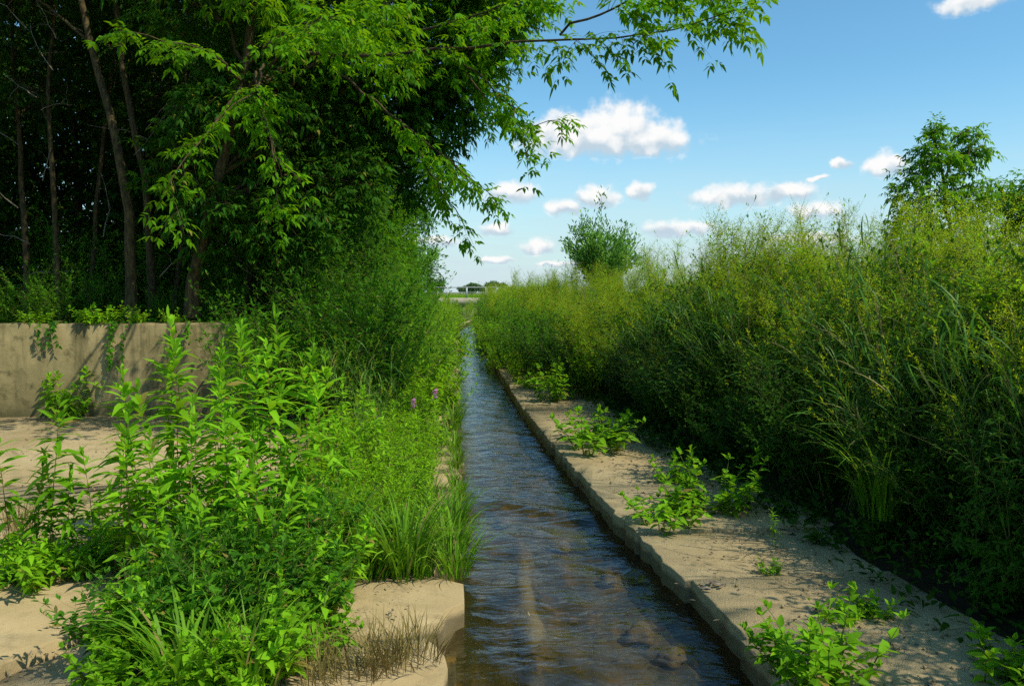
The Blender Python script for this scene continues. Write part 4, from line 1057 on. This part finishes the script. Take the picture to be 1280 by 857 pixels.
def mk_stalk():
    st, lf = MB(), MB()
    for q in range(4):
        a = rng.uniform(0, 6.28); h = 1.75 * rng.uniform(.75, 1.05); t = np.linspace(0, 1, 6)
        pts = np.stack([.1 * math.cos(a) + math.cos(a) * .25 * t ** 2, .1 * math.sin(a) + math.sin(a) * .25 * t ** 2, h * t], 1)
        add_tubes(st, pts, .0042 * (1 - .6 * t), 4)
        n = 26; x_ = rng.uniform(.78, 1.02, n)
        add_leaves(lf, np.stack([np.interp(x_, t, pts[:, c]) for c in range(3)], 1), unit(n, -.2, 1), unit(n), rng.uniform(.02, .05, n), .005, .2, rng.random(n), DIAM)
    return proto('dead_stalk', 'x', 'plant', [('stems', st, M['straw']), ('leaves', lf, M['dry'])])
STALK = Kind([mk_stalk, mk_stalk])
scatter(STALK, 26, along(4, 20, 1.8, 3.8, 1), (.8, 1.1), 'straw-coloured dead stalks among the right bank weeds', 'dead stalks of the right bank', bz, 33, .4)
# weeds on the ledge
ledge = [(1035, 850, 2, 1.35, SMALL, 'bright leafy weed at the near corner of the right ledge'), (1000, 856, 0, 1.1, SMALL, 'bright leafy weed left of the near corner weed on the right ledge'),
         (1082, 775, 1, .8, SMALL, 'small green tuft between joints of the right ledge beside dead leaves'), (1050, 778, 0, .5, SMALL, 'tiny weed beside the dead leaves on the right ledge'),
         (970, 690, 5, .34, TALL, 'single upright seedling on the shaded right ledge'), (962, 716, 0, .4, SMALL, 'tiny tuft in the sun on the right ledge'),
         (895, 640, 2, 1.7, SMALL, 'bushy bright weed at the middle of the right ledge'), (870, 640, 1, 1.5, SMALL, 'lower weed left of the bushy one on the right ledge'), (830, 660, 0, 1.3, SMALL, 'spreading weed crossing the right ledge joint'), (845, 600, 1, 1.4, SMALL, 'weed in the shade behind the spreading one'),
         (740, 565, 0, 2.0, SMALL, 'bright weed at the ledge edge farther along'), (755, 548, 1, 2.1, SMALL, 'leafy weed behind the far bright one'), (695, 500, 2, 2.2, SMALL, 'weed on the joint of the distant ledge'), (1250, 850, 1, 1.2, SMALL, 'half shaded weed in the near right corner')]
for px, py, k, s, K, lb in ledge:
    p = gpt(px, py)
    K.put(k, (p.x, p.y, 0), px * .7, s, lb)
GRASS.put(1, tuple(gpt(1118, 640)[:2]) + (.12,), .5, 1.15, 'pale arching grass drooping over the shaded right ledge')
GRASS.put(1, (2.85, 4.9, .25), .5, 1.2, 'long pale grass blades hanging lowest over the right ledge')
# yellow flower
def mk_yel():
    st, lf, fl = MB(), MB(), MB()
    herb_stem(st, lf, np.zeros(3), .4, .05, 1, 9, .05, .01)
    n = 10; a = np.arange(n) * .628
    add_leaves(fl, np.repeat([[.02, .025, .405]], n, 0), np.stack([np.cos(a), np.sin(a), np.full(n, .35)], 1), np.repeat([[0, 0, 1.]], n, 0), .022, .006, .2, None, OVATE)
    return proto('yellow_flower', 'x', 'flower', [('stem', st, M['stem']), ('leaves', lf, M['herb']), ('petals', fl, M['yellow'])])
p = at(1261, 722, 4.1)
Kind([mk_yel]).put(0, (p.x, p.y, p.z - .42), 0, 1.0, 'single yellow flower at the shaded right edge')
# dead leaves by the ledge tuft
def mk_dead(n):
    def f():
        lf = MB(); a = rng.uniform(0, 6.28, n)
        P = np.c_[rng.normal(0, .05, n), rng.normal(0, .03, n), rng.uniform(.004, .03, n)]
        add_leaves(lf, P, np.c_[np.cos(a), np.sin(a), rng.normal(.1, .25, n)], np.repeat([[0, 0, 1.]], n, 0) + rng.normal(0, .3, (n, 3)), rng.uniform(.04, .09, n), .014, .1, rng.random(n), LANCE)
        o = lf.obj('dead_leaf_pile', M['twig']); return tag(o, 'x', 'leaves')
    return f
DEAD = Kind([mk_dead(12)])
for px, py, lb in ((1030, 768, 'little pile of dead brown leaves on the right ledge'), (890, 735, 'few dead leaves on the ledge near the broken edge')):
    p = gpt(px, py); DEAD.put(0, (p.x, p.y, .004), px, 1.0, lb)

# ------------------------------------------------------------------ stones in the stream
def mk_rock():
    import bmesh
    bm = bmesh.new(); bmesh.ops.create_icosphere(bm, subdivisions=3, radius=1)
    for v_ in bm.verts:
        c = v_.co; k = 1 + .18 * math.sin(c.x * 3 + 1) * math.cos(c.y * 4) + .10 * math.sin(c.z * 7 + c.x * 5)
        v_.co = Vector((c.x * k, c.y * k * .8, c.z * k * .5))
    me = bpy.data.meshes.new('stone'); bm.to_mesh(me); bm.free(); me.materials.append(M['rock'])
    for q in me.polygons: q.use_smooth = True
    return tag(link('stone', me), 'x', 'stone')
ROCK = Kind([mk_rock])
for px, py, s, lb in ((630, 658, .075, 'ochre stone just under the riffle in the stream'), (700, 690, .09, 'larger brown stone under the water below the riffle'), (760, 730, .07, 'brown stone near the middle of the stream'), (800, 800, .11, 'flat brown stone near the right side of the stream'), (690, 590, .08, 'stone under the water above the riffle'), (770, 640, .07, 'small stone near the right wall of the stream'), (840, 830, .09, 'stone beside the right wall at the bottom of the photo')):
    p = gpt(px, py, ZB); ROCK.put(0, (p.x, p.y, ZB + .035), px * .3, s, lb)

# ------------------------------------------------------------------ ground cover (nobody could count it)
def cover(name, region, n, zf, mat, L, W, seed):
    r_ = np.random.default_rng(seed)
    P = np.array([region(r_) for _ in range(n)])
    z = np.array([zf(x, y) for x, y in P]) if n < 100 else ground_z(P[:, 0], P[:, 1])
    mb = MB(); a = r_.uniform(0, 6.28, n); el = r_.uniform(.1, 1.2, n)
    add_leaves(mb, np.c_[P, z + r_.uniform(0, .16, n)], np.c_[np.cos(a) * np.cos(el), np.sin(a) * np.cos(el), np.sin(el)], np.repeat([[0, 0, 1.]], n, 0) + r_.normal(0, .3, (n, 3)), r_.uniform(.6, 1.3, n) * L, r_.uniform(.7, 1.3, n) * W, .4, r_.random(n) * .9, OVATE)
    return tag(mb.obj(name, M[mat]), kind='stuff')
cover('ground_cover', along(2.0, 14, 1.0, 6, 1), 20000, None, 'shade', .085, .016, 41)  # leaf colour here carries painted shade
cover('ground_cover', along(14, 70, .15, 7, 1, 1.4), 26000, None, 'bank', .16, .03, 42)
cover('ground_cover', along(11.8, 46, .15, 5, -1, 1.4), 22000, None, 'bush', .14, .028, 43)
cover('ground_cover', lambda r_: (r_.uniform(-14, -2.5), r_.uniform(11.8, 22)), 14000, None, 'bush', .1, .022, 44)

def litter(name, region, n, seed, zoff, smin, smax, mat):
    r_ = np.random.default_rng(seed)
    P = np.array([region(r_) for _ in range(n)])
    mb = MB(); a = r_.uniform(0, 6.28, n)
    L = smin + (smax - smin) * r_.random(n) ** 3
    add_leaves(mb, np.c_[P, np.full(n, zoff) + r_.uniform(.002, .008, n)], np.c_[np.cos(a), np.sin(a), r_.normal(.05, .15, n)], np.repeat([[0, 0, 1.]], n, 0) + r_.normal(0, .35, (n, 3)), L, L * r_.uniform(.06, .3, n), .1, r_.random(n), DIAM)
    return tag(mb.obj(name, M[mat]), kind='stuff')
litter('leaf_litter', lambda r_: (lambda y: (xr(y) + .9 - .75 * abs(r_.normal(0, .5)) ** 1.0, y))(r_.uniform(2.6, 16)), 2600, 51, .008, .008, .05, 'twig')
litter('leaf_litter', blob(-1.6, 4.6, 1.5, 1.5), 1800, 52, .012, .008, .05, 'twig')
litter('leaf_litter', lambda r_: (r_.uniform(-7, -.6), 11.3 - abs(r_.normal(0, .5))), 1500, 53, .010, .01, .06, 'twig')
def crumbs(region, n, seed, z0):
    r_ = np.random.default_rng(seed)
    P = np.array([region(r_) for _ in range(n)])
    sz = .003 + .012 * r_.random(n) ** 4
    oc = np.array([(1, 0, 0), (0, 1, 0), (-1, 0, 0), (0, -1, 0), (0, 0, .8), (0, 0, -.8)]); fc = np.array([(0, 1, 4), (1, 2, 4), (2, 3, 4), (3, 0, 4), (1, 0, 5), (2, 1, 5), (3, 2, 5), (0, 3, 5)])
    V = np.c_[P, np.full(n, z0)][:, None] + oc[None] * sz[:, None, None] * r_.uniform(.6, 1.4, (n, 6, 3))
    mb = MB(); mb.add(V.reshape(-1, 3), (fc[None] + (np.arange(n) * 6)[:, None, None]).reshape(-1, 3))
    return tag(mb.obj('gravel', M['rock']), kind='stuff')
crumbs(lambda r_: (lambda y: (xr(y) + .06 + 1.1 * r_.random() ** .6, y))(r_.uniform(2.8, 12)), 1800, 61, .012)
crumbs(lambda r_: (r_.uniform(-5, -1.3), r_.uniform(3.3, 11)), 1800, 62, .012)
# meadow grass beyond the banks up to the bridge and past it
mb = MB(); n = 30000; r_ = np.random.default_rng(5)
yy = 76 + 110 * r_.random(n) ** 1.3; sgn = r_.choice([-1, 1], n)
xx = np.where(sgn > 0, xr(yy) + 2.2 + r_.uniform(0, 40, n), xl(yy) - 2 - r_.uniform(0, 30, n))
add_blades(mb, np.c_[xx, yy, ground_z(xx, yy)], r_.uniform(0, 6.28, n), r_.uniform(.5, 1.1, n), .03, .2, .9, 4, r_.random(n) * .9)
tag(mb.obj('meadow_grass', M['bank']), kind='stuff')

# ------------------------------------------------------------------ footbridge
br = thing('footbridge', 'small concrete footbridge with a pale metal railing across the stream far away', 'bridge', (6, 72, 0))
zt = at(575, 374, 72).z
zt = 1.12
mb = MB(); add_box(mb, (-13, -1.0, zt - .55), (8, 1.0, zt)); add_box(mb, (-13, -1.08, zt - .62), (8, -1.003, zt + .06)); add_box(mb, (-13, 1.003, zt - .42), (8, 1.08, zt + .06)); mb.obj('deck', M['bridge'], br)
for s in (-1, 1):
    mb = MB(); x0 = -2.1 if s < 0 else 2.1
    add_box(mb, (x0 - .45, -.95, -.4), (x0 + .45, .95, zt - .553)); mb.obj('abutment', M['bridge'], br)
    mb = MB(); add_tubes(mb, np.array([(-13, s * .92, zt + 1.0), (-2, s * .92, zt + 1.0), (8, s * .92, zt + 1.0)], float), np.array([.035] * 3), 8); rl_ = mb.obj('railing', M['rail'], br)
    mb = MB(); add_tubes(mb, np.array([(-13, s * .92, zt + .55), (-2, s * .92, zt + .55), (8, s * .92, zt + .55)], float), np.array([.022] * 3), 8); mb.obj('rail', M['rail'], rl_)
    for x0 in np.arange(-12.35, 8, 1.75):
        mb = MB(); add_box(mb, (x0 - .035, s * .92 - .035, zt + .002), (x0 + .035, s * .92 + .035, zt + .98)); mb.obj('post', M['rail'], rl_)

# ------------------------------------------------------------------ far trees on the horizon
def mk_far(h, wd):
    def f():
        o = thing('distant_tree', 'x', 'tree')
        tk, cr = MB(), MB()
        add_tubes(tk, np.array([(0, 0, 0), (.1, 0, h * .3), (0, .1, h * .6), (0, 0, h * .85)], float), np.array([.2, .17, .11, .05]), 6)
        n = 2600
        c = np.array([(rng.uniform(-.55, .55) * wd, rng.uniform(-.5, .5) * wd, h * rng.uniform(.35, .85)) for _ in range(12)])
        q = rng.integers(0, 12, n)
        P = c[q] + unit(n) * (rng.random((n, 1)) ** .4) * np.array([wd * .42, wd * .42, h * .19])
        add_leaves(cr, P, unit(n), unit(n), .45, .16, .1, np.clip(.25 + (P[:, 2] / h) * .5 + rng.normal(0, .15, n), 0, 1), DIAM)
        tk.obj('trunk', M['bark'], o); cr.obj('crown', M['far'], o)
        return o
    return f
FAR = Kind([mk_far(5.5, 3.2), mk_far(4.6, 3.4), mk_far(6, 2.8)])
G_F = 'distant trees along the horizon'
far = [(545, 348, 150, 'rounded distant tree left of the bridge on the horizon', None), (590, 353, 190, 'small dark distant tree above the bridge railing', None), (615, 349, 190, 'wider distant tree right of the bridge on the horizon', None), (603, 355, 230, None, None), (628, 353, 240, None, None), (575, 357, 260, None, None)]
for i, (px, py, y, lb, g_) in enumerate(far):
    tp = at(px, py, y); h = [5.5, 4.6, 6][i % 3]
    zb = .9; s = (tp.z - zb) / h
    FAR.put(i, (tp.x, y, zb - .1), i, s, lb or 'tiny distant tree on the horizon beyond the bridge', None if lb else G_F)
for i in range(44):
    a = rng.uniform(-1.0, 1.3); d = rng.uniform(240, 420)
    x_, y_ = d * math.sin(a), d * math.cos(a)
    if -.04 < x_ / y_ < .12: d = 420; x_, y_ = d * math.sin(a), d * math.cos(a)
    FAR.put(i, (x_, y_, .8), i, rng.uniform(.7, 1.05), 'tiny distant tree on the horizon beyond the bridge', G_F)

# bare dead twigs criss-crossing in front of the thicket
for i in range(26):
    px, py, y = rng.uniform(-10, 330), rng.uniform(20, 350), rng.uniform(12.2, 13.8)
    p = at(px, py, y); a = rng.uniform(0, PI); L = rng.uniform(.5, 1.3)
    d = np.array([math.cos(a), rng.uniform(-.2, .2), math.sin(a) * .9]) * L
    pts = limb_pts([np.zeros(3), d * .5 + rng.normal(0, .05, 3), d], 6, .03)
    mb = MB(); add_tubes(mb, pts, np.linspace(.010, .003, 6), 4)
    for q in range(3):
        s = pts[2 + q]; e_ = s + rng.normal(0, .18, 3)
        add_tubes(mb, np.array([s, (s + e_) / 2 + rng.normal(0, .02, 3), e_]), np.array([.004, .003, .0015]), 3)
    o = mb.obj('dead_branch', M['twig']); o.location = p
    tag(o, 'thin bare dead branch caught in the dark thicket', 'branch', 'dead branches in the thicket')
print('objects', len(bpy.data.objects), 'tris', sum(len(o.data.polygons) for o in bpy.data.objects if o.type == 'MESH'))
